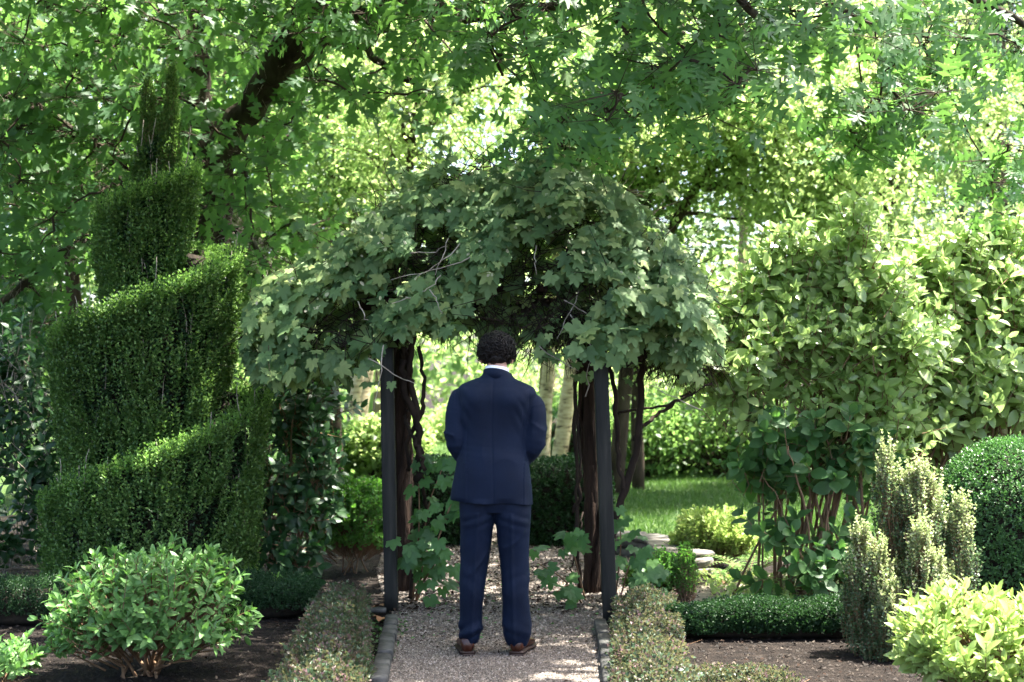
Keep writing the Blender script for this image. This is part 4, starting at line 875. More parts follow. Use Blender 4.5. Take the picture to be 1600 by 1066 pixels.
strip_hedge('reddish_hedge', 'low reddish-green hedge strip between dark soil and path, left side', [(-.84, 5.7), (-.90, 7.0), (-.99, 8.0), (-1.05, 8.8)], [.38, .30, .24, .21], [.15, .16, .17, .17], 6000, 'red', .028, 401)
strip_hedge('reddish_hedge', 'low reddish-green hedge strip beside the front right arbor post', [(.62, 5.7), (.67, 7.0), (.75, 7.9), (.81, 8.7)], [.34, .26, .27, .28], [.12, .16, .18, .18], 6000, 'red', .028, 402)
strip_hedge('ground_cover', 'low reddish creeping plants in front of the bare soil, right of the path', [(.74, 6.75), (1.0, 6.85), (1.35, 6.8)], [.26, .26, .26], [.07, .06, .05], 1800, 'red', .023, 403)
# pale-tipped upright shrub
def upright(name, label, cols, seed):
    rng = RNG(seed); Y0 = 7.75; k = FPX / Y0; E = empty(name, ((1415 - CX) / k, Y0, 0), label, 'shrub'); LB = Leaves(); LT = Leaves(); S = MB()
    for (px, pyt, pyb, w, n, dy) in cols:
        zt = CAMZ - (pyt - HY) / k; zb = max(CAMZ - (pyb - HY) / k, .03); t_ = rng.random(n) ** .85; a = rng.uniform(0, 2 * PI, n); q = w / k / 2 * np.clip(1.05 - .9 * t_ ** 2.4, .1, 1) * np.sqrt(rng.random(n))
        P = np.stack([(px - CX) / k + q * np.cos(a), Y0 + dy + q * np.sin(a), zb + (zt - zb) * t_ - .07], -1)
        A = np.stack([np.cos(a) * .2 + rng.normal(0, .12, n), np.sin(a) * .2 + rng.normal(0, .12, n), np.ones(n)], -1); Lk = rng.uniform(.07, .13, n)
        for q_ in range(6):
            a_ = rng.uniform(0, 6.28); z_ = zb + (zt - zb) * rng.uniform(.62, 1.0); rr_ = w / k * .32 * (1 - (z_ - zb) / (zt - zb) * .6); LT.shoots(np.array([[(px - CX) / k + rr_ * math.cos(a_), Y0 + dy + rr_ * math.sin(a_), z_ - .06]]), np.array([[math.cos(a_) * .12, math.sin(a_) * .12, 1.]]), np.array([.15]), 9, 2, np.array([.024]), 62, rng, .3)
        tip = t_ + rng.normal(0, .12, n) > .62
        LB.shoots(P[~tip], A[~tip], Lk[~tip], 5, 2, .025, 60, rng, .4); LT.shoots(P[tip], A[tip], Lk[tip], 6, 2, .024, 60, rng, .4)
        sticks(S, P, P + nz(A) * Lk[:, None], .0016, .0009); hub = np.array([(1420 - CX) / k, Y0, 0]); sel = rng.random(n) < .3; P1 = P[sel]; sticks(S, hub + (P1 - hub) * [.5, .5, .15], P1, .004, .0018)
    LB.joined('rhw', 'foliage', M['vari'], E); LT.joined('rhw', 'new_growth', M['vari_tip'], E); S.build('stem', M['stem'], E)
upright('variegated_shrub', 'upright shrub with pale cream shoot tips standing before the low dark hedge',
        [(1393, 700, 830, 40, 170, .1), (1440, 728, 900, 90, 460, .05), (1425, 745, 930, 60, 260, .1), (1500, 775, 960, 50, 300, .0), (1470, 760, 930, 50, 240, .1), (1340, 822, 1010, 50, 330, -.05), (1365, 845, 1000, 50, 240, -.1), (1425, 815, 1000, 60, 360, -.15),
         (1375, 905, 1045, 60, 300, -.2), (1450, 860, 1000, 60, 300, -.12), (1395, 880, 1020, 70, 330, 0), (1480, 880, 1000, 50, 260, -.05), (1370, 960, 1070, 60, 260, -.15), (1420, 1000, 1080, 70, 60, .05)], 411)

# ------------------------------------------------------------------ big leaved shrubs (hydrangea-like)
def bigshrub(name, label, base, blobs, mat, leaf, seed, n, parts, nstem, stem_r=.009, low=(), tem='broad', zlow=.1, leafup=.0, stem_mat='stem', score=None):
    rng = RNG(seed); E = empty(name, (base[0], base[1], 0), label, 'shrub'); L = Leaves(); TWS = MB(); tips = []
    tot = sum(b_[2] for b_ in blobs)
    for (c, r, wt) in blobs:
        m = int(n * wt / tot); P, d = ellipsoid_points(m, c, np.array(r) * 1.12, rng, .85, -1.0, 0); P = P + .13 * np.stack([snoise(P, 5, seed + q, 2) for q in range(3)], -1); m = len(P)
        A = nz(d * .55 + [0, -.05, .55] + rng.normal(0, .25, (m, 3))); Lk = rng.uniform(.12, .24, m)
        L.shoots(P - A * Lk[:, None] * .6, A, Lk, 3, 2, leaf * rng.uniform(.75, 1.15, m), 72, rng, .3, .25, .3, True, leafup - .18, (0, -.55, .25)); tips.append(P - A * Lk[:, None] * .6)
        sticks(TWS, P - A * Lk[:, None] * .9, P + A * Lk[:, None] * .4, stem_r * .4, stem_r * .25)
    tips = np.concatenate(tips)
    L.split(tem, M[mat], E, parts, score)
    for i in range(nstem):
        t_ = tips[rng.integers(len(tips))]; b0 = np.array([base[0] + rng.normal(0, base[2]), base[1] + rng.normal(0, base[3]), -.01]); k1 = b0 * .65 + t_ * .35; k1[2] = t_[2] * .5 + rng.normal(0, .05); k2 = b0 * .25 + t_ * .75 + [rng.normal(0, .04), rng.normal(0, .04), 0]; k2[2] = t_[2] * .82
        T = MB(); rr = stem_r * rng.uniform(.6, 1.3); tube(T, smooth_path([b0, k1, k2, t_], 12) + rng.normal(0, .006, (12, 3)), [rr, rr * .85, rr * .45], 5); T.build('stem', M[stem_mat], E, True)
    TWS.build('twigs', M[stem_mat], E, False, 'stuff')
    return E
def bl(px, py, Y, w, h, dpt=None):
    k = FPX / Y; return (((px - CX) / k, Y, CAMZ - (py - HY) / k), (w / k / 2, dpt or w / k / 2.6, h / k / 2), w * h)
front = lambda P, R, S: -P[:, 1] + 1.5 * S + .25 * np.abs(R[:, 1, 2])
bigshrub('flowering_shrub', 'large sunlit shrub with broad leaves on bare brown stems, right of the arch', (2.1, 9.85, .26, .16),
         [bl(1165, 500, 9.8, 120, 170), bl(1215, 430, 9.9, 120, 130), bl(1270, 470, 10.0, 160, 190), bl(1330, 430, 9.9, 130, 120), bl(1250, 560, 9.7, 190, 150), bl(1160, 610, 9.5, 110, 130), bl(1340, 540, 9.9, 180, 200), bl(1330, 660, 9.8, 180, 120), bl(1400, 500, 10.0, 130, 180), bl(1240, 375, 10, 60, 50), bl(1320, 385, 9.9, 60, 60), bl(1130, 560, 9.6, 60, 90), bl(1380, 590, 10.1, 130, 150)],
         'hydr', .136, 501, 1080, 300, 40, .010, score=front)
bigshrub('flowering_shrub', 'large sunlit shrub with many reddish stems behind the clipped boxwood dome', (3.35, 10.5, .55, .2),
         [bl(1450, 430, 10.4, 150, 130), bl(1520, 400, 10.5, 130, 90), bl(1480, 500, 10.3, 190, 170), bl(1580, 460, 10.4, 170, 160), bl(1420, 570, 10.4, 150, 150), bl(1540, 570, 10.3, 200, 170), bl(1650, 480, 10.5, 190, 260), bl(1490, 365, 10.5, 50, 40), bl(1560, 365, 10.5, 70, 50), bl(1440, 660, 10.5, 150, 130), bl(1570, 660, 10.5, 180, 110), bl(1400, 500, 10.6, 150, 200), bl(1390, 700, 10.7, 150, 120), bl(1480, 700, 10.6, 150, 90)],
         'hydr', .150, 502, 1080, 300, 90, .010, score=front)
bigshrub('flowering_shrub', 'rounded leaves coloured dark for shade, low among bare stems, between the low hedge and the large sunlit shrub', (2.05, 9.45, .06, .05),
         [bl(1215, 830, 9.5, 120, 60, .2), bl(1180, 760, 9.5, 110, 50, .2), bl(1240, 890, 9.45, 130, 80, .2), bl(1300, 900, 9.4, 110, 90, .2), bl(1160, 730, 9.5, 60, 50, .15), bl(1230, 740, 9.5, 80, 60, .15), bl(1340, 880, 9.5, 90, 90, .2), bl(1210, 680, 9.6, 130, 90, .2), bl(1280, 720, 9.6, 130, 100, .25), bl(1350, 720, 9.8, 120, 110, .25), bl(1300, 660, 9.7, 150, 70, .25), bl(1170, 640, 9.5, 90, 70, .2)],
         'vine_young', .145, 503, 150, 300, 9, .008, tem='wide', score=front)  # lower leaves given a darker green for the shade under the crown
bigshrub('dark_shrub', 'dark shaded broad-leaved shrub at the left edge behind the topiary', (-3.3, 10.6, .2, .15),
         [bl(30, 640, 10.4, 190, 200), bl(70, 730, 10.3, 130, 160), bl(0, 560, 10.8, 150, 130), bl(20, 840, 10.3, 130, 120)], 'hydr_shaded', .12, 504, 330, 250, 26, .010, score=front, stem_mat='deadwood')
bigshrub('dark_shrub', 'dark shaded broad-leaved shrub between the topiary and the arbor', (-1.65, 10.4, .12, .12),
         [bl(470, 660, 10.6, 140, 150), bl(440, 780, 10.1, 130, 130), bl(490, 740, 10.4, 110, 160), bl(430, 850, 10.0, 90, 90), bl(455, 610, 10.9, 150, 120)], 'hydr_shaded', .125, 505, 330, 300, 22, .010, score=front)
# young vine plants at the feet of the posts
for i, (lab, sp, nn) in enumerate((('young vine with toothed leaves at the foot of the left arbor posts', [((650, 940, 9.5), (668, 800, 9.35), (690, 735, 9.2)), ((640, 940, 9.4), (680, 880, 9.2), (700, 860, 9.1)), ((645, 900, 9.5), (655, 820, 9.3), (652, 700, 9.3)), ((650, 930, 9.5), (660, 880, 9.2), (640, 860, 9.1)), ((650, 940, 9.5), (700, 800, 9.1), (715, 765, 9.1))], 16),
                                  ('young vine with toothed leaves left of the front right arbor post', [((905, 940, 9.5), (880, 905, 9.3), (840, 880, 9.2)), ((915, 930, 9.5), (895, 860, 9.3), (885, 830, 9.2)), ((910, 940, 9.4), (890, 915, 9.2), (870, 925, 9.1))], 9),
                                  ('young vine with toothed leaves right of the front right arbor post', [((965, 940, 9.2), (985, 880, 9.0), (1010, 865, 8.9)), ((965, 930, 9.2), (1000, 900, 8.95), (1025, 905, 8.9)), ((960, 930, 9.3), (970, 850, 9.1), (965, 810, 9.1))], 10))):
    rng = RNG(600 + i); b0 = W(*sp[0][0]); E = empty('young_vine', (b0[0], b0[1], 0), lab, 'vine'); L = Leaves(); T = MB()
    for ctrl in sp:
        q0 = W(*ctrl[0]); q0[2] = 0; pts = smooth_path([q0, W(*ctrl[1]), W(*ctrl[2])], 10); T = MB(); tube(T, pts, [.007, .003], 5); T.build('stem', M['stem'], E, True); t_ = rng.uniform(.25, 1.05, nn)
        P = np.stack([np.interp(t_, np.linspace(0, 1, 10), pts[:, q]) for q in range(3)], -1) + rng.normal(0, .06, (nn, 3)); P[:, 2] = np.maximum(P[:, 2], .05)
        L.add(P, np.stack([rng.normal(0, .6, nn), -.4 + rng.normal(0, .3, nn), -.6 + rng.normal(0, .3, nn)], -1), np.stack([rng.normal(0, .35, nn), np.full(nn, -.7), .8 + rng.normal(0, .3, nn)], -1), rng.uniform(.07, .125, nn))
    L.split('grape2', M['vine_young'], E, 100)
# fern and sunlit plants by the ledge
rng = RNG(61)
for i, (px, py, s) in enumerate(((1170, 905, .42), (1130, 915, .30), (1205, 925, .32))):
    p = WG(px, py); E = empty('fern', (p[0], p[1], 0), ('largest pale green fern, between the golden shrub and the low hedge', 'small fern in the sun just left of the largest fern', 'small fern in the sun just right of the largest fern')[i], 'fern', 'ferns in the sunny bed'); L = Leaves(); T = MB()
    for q in range(11):
        a = rng.uniform(0, 2 * PI); d = np.array([math.cos(a), math.sin(a), 0]); l_ = s * rng.uniform(.7, 1.1)
        pts = np.array([p + d * l_ * t_ + np.array([0, 0, l_ * (1.1 * t_ - .85 * t_ * t_)]) for t_ in np.linspace(0, 1, 16)]); pts[:, 2] -= p[2]; tube(T, pts, [.003, .001], 3); tn = nz(np.gradient(pts, axis=0)); sd = np.cross(tn, [0, 0, 1.])
        for t_ in range(2, 16):
            for sg in (-1, 1): L.add(pts[t_:t_ + 1], (sd[t_:t_ + 1] * sg + tn[t_:t_ + 1] * .35), np.array([[0, 0, 1.]]), l_ * .26 * (1 - (t_ / 17) ** 1.5))
    TEM['pinna'] = T_rhomb(.22, .0); L.joined('pinna', 'frond', M['fern'], E); T.build('stem', M['stem'], E)
L = Leaves(); n = 900; P = np.stack([rng.uniform(1.35, 2.4, n), rng.uniform(9.0, 10.6, n), rng.uniform(.01, .06, n)], -1)
L.add(P, rng.normal(0, .6, (n, 3)) + [0, 0, .5], rng.normal(0, .4, (n, 3)) + [0, 0, 1], rng.uniform(.02, .055, n)); o = L.joined('smallw', 'ground_cover_leaves', M['lime'], None); tag(o, 'low pale sunlit ground cover beside the ferns', None, None, 'stuff')
sheet('sunny_path', [(1.15, 9.35), (1.7, 9.1), (2.6, 9.15), (3.2, 9.9), (2.6, 10.9), (1.9, 10.8), (1.3, 10.2)], .004, M['sand'], 'pale sandy patch of ground in the sun beside the ferns')

# ------------------------------------------------------------------ kerb stones, boards, ledge, bits on the ground
rng = RNG(71)
labs = ['farthest grey kerb stone left of the path, next to the arbor post', 'second grey kerb stone left of the path, set slightly askew', 'third grey kerb stone left of the path, longer than the one behind', 'nearest grey kerb stone left of the path, cut by the picture edge',
        'farthest grey kerb stone right of the path, next to the arbor post', 'middle grey kerb stone right of the path', 'nearest grey kerb stone right of the path, cut by the picture edge']
K_ = [((612, 974), (609, 990), .075), ((610, 992), (607, 1006), .085), ((605, 1008), (601, 1036), .085), ((599, 1038), (592, 1078), .085), ((938, 984), (943, 1006), .075), ((944, 1008), (949, 1040), .075), ((949, 1043), (956, 1082), .08)]
for i, (a, b_, w) in enumerate(K_):
    p0 = WG(*a); p1 = WG(*b_); c = (p0 + p1) / 2; ln = np.linalg.norm(p1 - p0); ang = math.atan2(p1[1] - p0[1], p1[0] - p0[0]); c[2] = .028 + rng.uniform(-.004, .008)
    mb = MB(); nx_ = 9; V = []
    for q in range(nx_):
        x = -ln / 2 + ln * q / (nx_ - 1)
        for (y, z) in ((-w / 2, -.04), (-w / 2, .02), (-w / 2 + .008, .03), (0, .032), (w / 2 - .008, .03), (w / 2, .02), (w / 2, -.04)): V.append((x + rng.uniform(-.002, .002), y + rng.uniform(-.0025, .0025), z + rng.uniform(-.0025, .0025)))
    f = [(q * 7 + s_, q * 7 + 7 + s_, q * 7 + 7 + s_ + 1, q * 7 + s_ + 1) for q in range(nx_ - 1) for s_ in range(6)] + [tuple(range(7)), tuple(range((nx_ - 1) * 7, nx_ * 7))[::-1]]
    R2 = np.array([[math.cos(ang), -math.sin(ang), 0], [math.sin(ang), math.cos(ang), 0], [0, 0, 1]]); mb.add(np.array(V) @ R2.T, f)
    o = mb.build('kerb_stone', M['kerb']); o.location = Vector(c.tolist()); tag(o, labs[i], 'kerb stone', 'kerb stones along the gravel path')
o = lumber('edging_board', WG(560, 961) + [0, 0, .03], WG(603, 961) + [0, 0, .03], .025, .07, M['kerb'], None, 81, 6); tag(o, 'weathered edging board at the foot of the left arbor post', 'board')
o = lumber('edging_board', WG(968, 991) + [0, 0, .02], WG(990, 991) + [0, 0, .02], .06, .07, M['post'], None, 82, 6); tag(o, 'short dark edging board at the foot of the right arbor post', 'board')
# dry leaves
for i, (px, py, s, lab) in enumerate(((596, 973, .11, 'dry brown leaf lying in front of the left edging board'), (592, 953, .09, 'dry brown leaf lying behind the left edging board'))):
    V, F = TEM['grape']; mb = MB(); mb.add((V - [0, .3, 0]) * s * [1, 1, 2.2], F); o = mb.build('fallen_leaf', M['deadleaf']); p = WG(px, py); o.location = (p[0], p[1], .035); o.rotation_euler = (.35, .2, 1 + i * 2); tag(o, lab, 'leaf')
# dry stone ledge
led = empty('stone_ledge', (1.25, 11.6, 0), 'low dry stone ledge of flat slabs at the lawn edge behind the right arbor post', 'wall')
pl_ = [(965, 868), (1000, 872), (1035, 880), (1062, 898), (1090, 905)]
g = [WG(px, py) for px, py in pl_]; g = smooth_path(g, 30)
seg = np.linalg.norm(np.diff(g, axis=0), axis=1); cum = np.concatenate([[0], np.cumsum(seg)]); tot = cum[-1]
for row in range(3):
    s_ = -.1 * row
    while s_ < tot:
        ln = rng.uniform(.22, .42); mid = min(max(s_ + ln / 2, 0), tot); c = np.array([np.interp(mid, cum, g[:, q]) for q in range(3)]); c2 = np.array([np.interp(min(mid + .05, tot), cum, g[:, q]) for q in range(3)]); c1 = np.array([np.interp(max(mid - .05, 0), cum, g[:, q]) for q in range(3)])
        ang = math.atan2(c2[1] - c1[1], c2[0] - c1[0]); hgt = (.075, .07, .04)[row]; zc = (.035, .11, .168)[row]
        mb = MB(); box(mb, (0, 0, 0), (ln - .012, (.26, .25, .32)[row] + rng.uniform(-.03, .03), hgt - .006), ang, .006, rng, .010); o = mb.build('slab', M['slab'], led); o.location = (c[0] - led.location.x, c[1] + .13 - led.location.y, zc)
        o.matrix_parent_inverse = Matrix.Identity(4); s_ += ln
# boulder, cars
mb = MB(); c = W(682, 677, 36); V = []; k = 14
d = nz(RNG(4).normal(size=(60, 3))); import bmesh
bm = bmesh.new(); bmesh.ops.create_icosphere(bm, subdivisions=3, radius=1)
for v in bm.verts:
    p = np.array(v.co); q = 1 + .12 * snoise(p[None], 2.2, 5, 3)[0]; v.co = Vector((p * [.17, .15, .15] * q).tolist())
me = bpy.data.meshes.new('boulder'); bm.to_mesh(me); bm.free(); me.materials.append(M['bark']); o = link('boulder', me); o.location = (c[0], c[1], .08); tag(o, 'small dark boulder on the sunny grass far behind the man', 'boulder')
def car(x, y, z, ang, paint, label, group='cars beyond the lawn'):
    E = empty('parked_car', (x, y, z), label, 'car', group); E.rotation_euler = (0, 0, 0)
    prof = [(-2.1, .35), (-2.12, .75), (-1.95, .92), (-1.25, 1.0), (-.75, 1.42), (.65, 1.47), (1.35, 1.02), (2.05, .85), (2.12, .6), (2.1, .3)]
    V = []; ws = [.8] * 10
    for sx in (-1, 1):
        for (a, b_) in prof: V.append((a, sx * (.84 if b_ < 1.1 else .66), b_))
    n = len(prof); f = [tuple(range(n)), tuple(range(n, 2 * n))[::-1]] + [(q, n + q, n + (q + 1) % n, (q + 1) % n) for q in range(n)]
    mb = MB(); mb.add(np.array(V) + [x, y, z], f); mb.build('body', paint, E)
    mb = MB()
    for sx in (-1, 1):
        q = np.array([(-1.05, .86, 1.03), (-.68, .70, 1.36), (.55, .70, 1.40), (1.1, .86, 1.05)]) * [1, sx, 1]; mb.add(q + [x, y, z] + np.array([0, sx * .01, 0]), [(0, 1, 2, 3)] if sx > 0 else [(3, 2, 1, 0)])
    mb.build('window', M['glass'], E)
    mb = MB(); mb.add(np.array([(.72, -.60, 1.46), (.72, .60, 1.46), (1.36, .74, 1.04), (1.36, -.74, 1.04)]) + [x + .012, y, z + .012], [(0, 3, 2, 1)]); mb.build('windscreen', M['glass'], E)
    for wx in (-1.3, 1.35):
        for wy in (-.82, .82):
            mb = MB(); tube(mb, [(x + wx, y + wy - .1, z + .32), (x + wx, y + wy + .1, z + .32)], .32, 20); w = mb.build('wheel', M['rubber'], E)
            mb = MB(); tube(mb, [(x + wx, y + wy - .11, z + .32), (x + wx, y + wy + .11, z + .32)], .18, 16); mb.build('rim', M['kerb'], w)
car(-2.9, 57, -1.6, 0, M['wpaint'], 'white car parked far beyond the lawn, left of the man')
car(-6.6, 60, -1.6, 0, M['rpaint'], 'dark red car parked far beyond the lawn, behind the left post')

# ------------------------------------------------------------------ the oak
oak = empty('oak_tree', (-2.75, 12.9, 0), 'big dark oak with mossy leaning limbs and lobed leaves spreading over the garden', 'tree')
LIMB = [([(305, 900, 12.9), (310, 700, 12.9), (325, 450, 12.8), (343, 250, 12.6), (395, 165, 12.3), (452, 85, 12.0), (490, 5, 11.8), (520, -120, 11.6), (560, -300, 11.4)], [.27, .24, .21, .15, .12, .17, .15, .12, .07], 'trunk'),
        ([(465, 60, 12.0), (500, 28, 11.9), (560, 22, 11.7), (640, 12, 11.5), (700, 22, 11.3), (770, 24, 11.1), (860, 10, 10.8), (960, -40, 10.4)], [.09, .07, .05, .04], 'limb'),
        ([(440, 90, 12.1), (500, 66, 12.1), (560, 72, 12.1), (605, 105, 12.1), (640, 128, 12), (690, 175, 12)], [.06, .035, .03, .02], 'limb'),
        ([(328, 400, 12.8), (318, 220, 13.1), (300, 90, 13.0), (308, 0, 12.9), (322, -120, 12.7), (340, -300, 12.3)], [.15, .14, .15, .10, .06], 'limb'),
        ([(340, 290, 12.6), (270, 280, 12.4), (180, 250, 12.1), (90, 190, 11.8), (0, 140, 11.5), (-150, 60, 11)], [.10, .06, .04, .03], 'limb'),
        ([(328, 380, 12.7), (250, 400, 12.5), (130, 380, 12.2), (60, 430, 12.0), (-20, 490, 11.8)], [.08, .04, .025], 'limb'),
        ([(330, 340, 12.7), (352, 350, 12.6), (385, 372, 12.5), (425, 420, 12.4)], [.05, .035, .025, .015], 'limb'),
        ([(500, -40, 11.8), (640, -150, 11), (820, -170, 10), (1000, -120, 9.3), (1180, -70, 9.0), (1350, -60, 9.3), (1500, -20, 9.6), (1640, 60, 10)], [.13, .10, .08, .06, .04, .02], 'limb'),
        ([(820, -170, 10), (900, -140, 9), (1000, -60, 8.3), (1100, -30, 7.9), (1180, 20, 7.7)], [.06, .04, .02], 'limb'),
        ([(318, -60, 12.8), (150, -120, 12), (0, -100, 11), (-150, -80, 10)], [.09, .06, .03], 'limb')]
TR = {}
nodes_ = []
for ctrl, rad, nm in LIMB:
    pts = smooth_path([W(*q) for q in ctrl], 34)
    if nm == 'trunk': pts[0][2] = -.05
    pts = pts + RNG(len(nodes_)).normal(0, .012, pts.shape)
    mb = MB(); tube(mb, pts, rad, 12, seed=len(nodes_) + 5, rough=.13); mb.build(nm, M['bark'], oak, True); nodes_ += list(pts[4:])
rng = RNG(91)
CL = []
def region(px0, px1, py0, py1, Y0, Y1, n, ybot=None):
    px = rng.uniform(px0, px1, n); py = rng.uniform(py0, py1, n); Y = rng.uniform(Y0, Y1, n)
    CL.extend([tuple(W(a, b_, c_)) for a, b_, c_ in zip(px, py, Y)])
region(-40, 330, 0, 210, 10.8, 13.6, 105); region(-40, 210, 200, 400, 10.8, 13.2, 75); region(-40, 130, 400, 540, 11.5, 13, 26); region(320, 460, 60, 260, 12.9, 14.2, 22); region(430, 470, 150, 230, 11.6, 12.2, 3); region(300, 520, 250, 390, 13.0, 14.2, 16)
region(330, 720, -20, 60, 10, 12.4, 34); region(480, 700, 60, 150, 10.5, 12.3, 10)
region(700, 1010, -20, 120, 8.2, 10.4, 17); region(960, 1240, -20, 120, 7.4, 9.2, 22); region(860, 1200, 100, 200, 7.6, 9.4, 16); region(290, 400, 230, 430, 11.5, 12.2, 14); region(1320, 1480, 120, 260, 8.6, 9.6, 7); region(860, 930, 200, 240, 8.8, 9.4, 3)
region(1230, 1420, -20, 60, 8.2, 10, 11); region(1280, 1500, 80, 230, 8.8, 10.2, 14); region(1420, 1620, -10, 70, 9, 10.5, 10); region(1480, 1600, 200, 300, 9.6, 10.6, 6)
n_view = len(CL)
# unseen canopy above, shaped to shade the man, the arch and the spiral
n = 720; X_ = np.where(np.arange(n) < 500, rng.uniform(-8, 1.75, n), rng.uniform(-8, -1.6, n)); Y_ = rng.uniform(6.6, 15.5, n); Z_ = CAMZ + 620 / FPX * Y_ + .45 + rng.random(n) * 3.2
X_ = np.where((Y_ > 11.3) & (X_ > -3.5), X_ + 1.9, X_)
CL.extend([(a, b_, c_) for a, b_, c_ in zip(X_, Y_, Z_)])
for _ in range(34):  # extra clusters added on the sun rays that would reach the man
    t_ = rng.uniform(3.2, 6.0); q_ = np.array([-.1, MY, 1.1]) + np.array(SUN_DIR) * t_ + rng.normal(0, .32, 3); CL.append((q_[0], q_[1], max(q_[2], CAMZ + 640 / FPX * q_[1] + .2)))
for _ in range(80):  # extra clusters added out of view to shade the path behind the arch
    a_, b_ = rng.uniform(.2, 3.0), rng.uniform(10.9, 14.0); CL.append((a_, b_, CAMZ + 640 / FPX * b_ + .3 + rng.random() * 1.5))
CLp = np.array(CL); order = np.argsort(np.linalg.norm(CLp - np.array(W(400, 0, 12)), axis=1))
nodesA = np.array(nodes_); TWG = MB(); OL = Leaves(); OL2 = Leaves()
for i in order:
    c = CLp[i]; dd = np.linalg.norm(nodesA - c, axis=1); j_ = int(np.argmin(dd)); a = nodesA[j_]; L_ = dd[j_]
    kn = 5; pts = wobbly(a, c, kn, .02 + .02 * min(L_, 1), rng, -.04 * min(L_, 1.5)); tube(TWG, pts, [.010 + .004 * L_, .005], 4, cap=False)
    nodesA = np.vstack([nodesA, pts[2:]])
    out = nz((c - a) * [1, 1, .4] + rng.normal(0, .3, 3)); vis = i < n_view; m = 13 if vis else 26; sp_ = .17 if vis else .30
    P = c + rng.normal(0, sp_, (m, 3)) * [1, 1, .55]; D = nz(P - c) * .8 * [1, .5, 1] + out * [.4, .1, .3] + rng.normal(0, .45, (m, 3)) * [1, .6, 1] + [0, 0, -.4]
    U = rng.normal(0, .38, (m, 3)) + [0, -.9, .55]
    (OL if vis else OL2).add(P, D, U, rng.uniform(.12, .18, m) * (1 if vis else 1.45))
    if vis: sticks(TWG, np.broadcast_to(c, (m, 3)), P, .003, .0015)
TWG.build('branches', M['bark_thin'], oak, False, 'stuff')
OL.split('oak', M['oak'], oak, 300, score=lambda P, R, S: S / P[:, 1] * (.5 + np.abs(R[:, 1, 2])), smooth=True, tem_low='oaklow', far=10.6)
P_, R2q, S2q = OL2.arr(); OL2.joined('rhw', 'unseen_shade_foliage', M['oak'], oak, P_[:, 2] > CAMZ + 612 / FPX * P_[:, 1] + .12)
# lichen tufts along the limbs
LI = MB(); n = 2600; q = np.array(nodes_)[rng.integers(0, 30 * 7, n) % len(nodes_)] + rng.normal(0, .10, (n, 3)); sticks(LI, q, q + rng.normal(0, .05, (n, 3)) + [0, 0, -.05], .002, .001)
LI.build('lichen', M['deadwood'], oak, False, 'stuff')

# ------------------------------------------------------------------ woodland behind
def tree(name, label, base, ctrl, rad, crowns, mat, nleaf, leaf, seed, bark='bark_thin', tem='rhw', limbs=14, group='trees behind the garden', droop=.2, cat='tree'):
    rng = RNG(seed); E = empty(name, (base[0], base[1], 0), label, cat, group); mb = MB(); pts = smooth_path([np.array([base[0], base[1], float(ground_z(np.array(base[0]), np.array(base[1]))) - .05])] + [np.array(q) for q in ctrl], 18)
    tube(mb, pts, rad, 9, seed=seed, rough=.1); mb.build('trunk', M[bark], E, True); L = Leaves(); B = MB(); tot = sum(r_[0] * r_[1] * r_[2] for c_, r_ in crowns)
    for (c, r) in crowns:
        c = np.array(c); r = np.array(r); m = max(int(nleaf * r[0] * r[1] * r[2] / tot), 30); k = max(int(limbs * r[0] * r[1] * r[2] / tot), 3)
        tips = c + nz(rng.normal(size=(k, 3))) * r * rng.uniform(.4, 1, (k, 1)); clumps = []
        for t_ in tips:
            a = pts[int(np.argmin(np.linalg.norm(pts - t_ - [0, 0, 1.0], axis=1)))] if rng.random() < .3 else pts[int(np.argmin(np.linalg.norm(pts - t_ + [0, 0, .8], axis=1)))]
            w = wobbly(a, t_, 7, .05, rng); tube(B, w, [rad[-1] * .6 + .012, .008], 4, cap=False); clumps += [w[4], w[5], w[6]]
            for _ in range(5): s_ = w[rng.integers(3, 7)]; e_ = s_ + rng.normal(0, .45, 3); sticks(B, s_[None], e_[None], .008, .003); clumps.append(e_)
        clumps = np.array(clumps); q = clumps[rng.integers(0, len(clumps), m)] + rng.normal(0, .28, (m, 3)) * [1, 1, .7]
        L.add(q, rng.normal(0, .7, (m, 3)) + [0, 0, -droop], rng.normal(0, .6, (m, 3)) + [0, 0, .7], leaf * rng.uniform(.6, 1.3, m))
    L.joined(tem, 'crown', M[mat], E); B.build('branches', M[bark if bark != 'birch' else 'bark_thin'], E, False, 'stuff')
def cw(px, py, Y, w, h, d=None): k = FPX / Y; return (tuple(W(px, py, Y)), (w / k / 2, d or w / k / 2, h / k / 2))
def tb(px, Y): return ((px - CX) / FPX * Y, Y)
tree('birch_tree', 'pale leaning birch trunk left of the arbor, seen between vine and dark shrub', tb(552, 21.5), [W(553, 640, 21.5), W(562, 560, 21.5), W(575, 420, 21.5), W(580, 250, 21.3), W(592, 60, 21)], [.11, .10, .08, .05], [cw(580, 120, 21, 260, 260), cw(520, 20, 21, 300, 200)], 'wood_leaf', 9000, .085, 701, 'birch')
tree('birch_tree', 'second pale birch trunk close beside the leaning one, right of it', tb(556, 21.9), [W(566, 640, 21.9), W(578, 560, 22), W(600, 420, 22), W(606, 250, 22), W(640, 60, 21.8)], [.10, .09, .07, .04], [cw(650, 100, 22, 240, 260), cw(600, 330, 22.3, 120, 160)], 'wood_leaf', 8000, .085, 702, 'birch')
tree('birch_tree', 'pale mottled birch trunk just right of the man', tb(846, 20), [W(852, 640, 20), W(858, 560, 20), W(870, 400, 20), W(905, 250, 20), W(930, 100, 20)], [.10, .09, .07, .04], [cw(920, 130, 20, 260, 260), cw(860, 330, 20, 160, 160)], 'wood_leaf', 9000, .085, 703, 'birch')
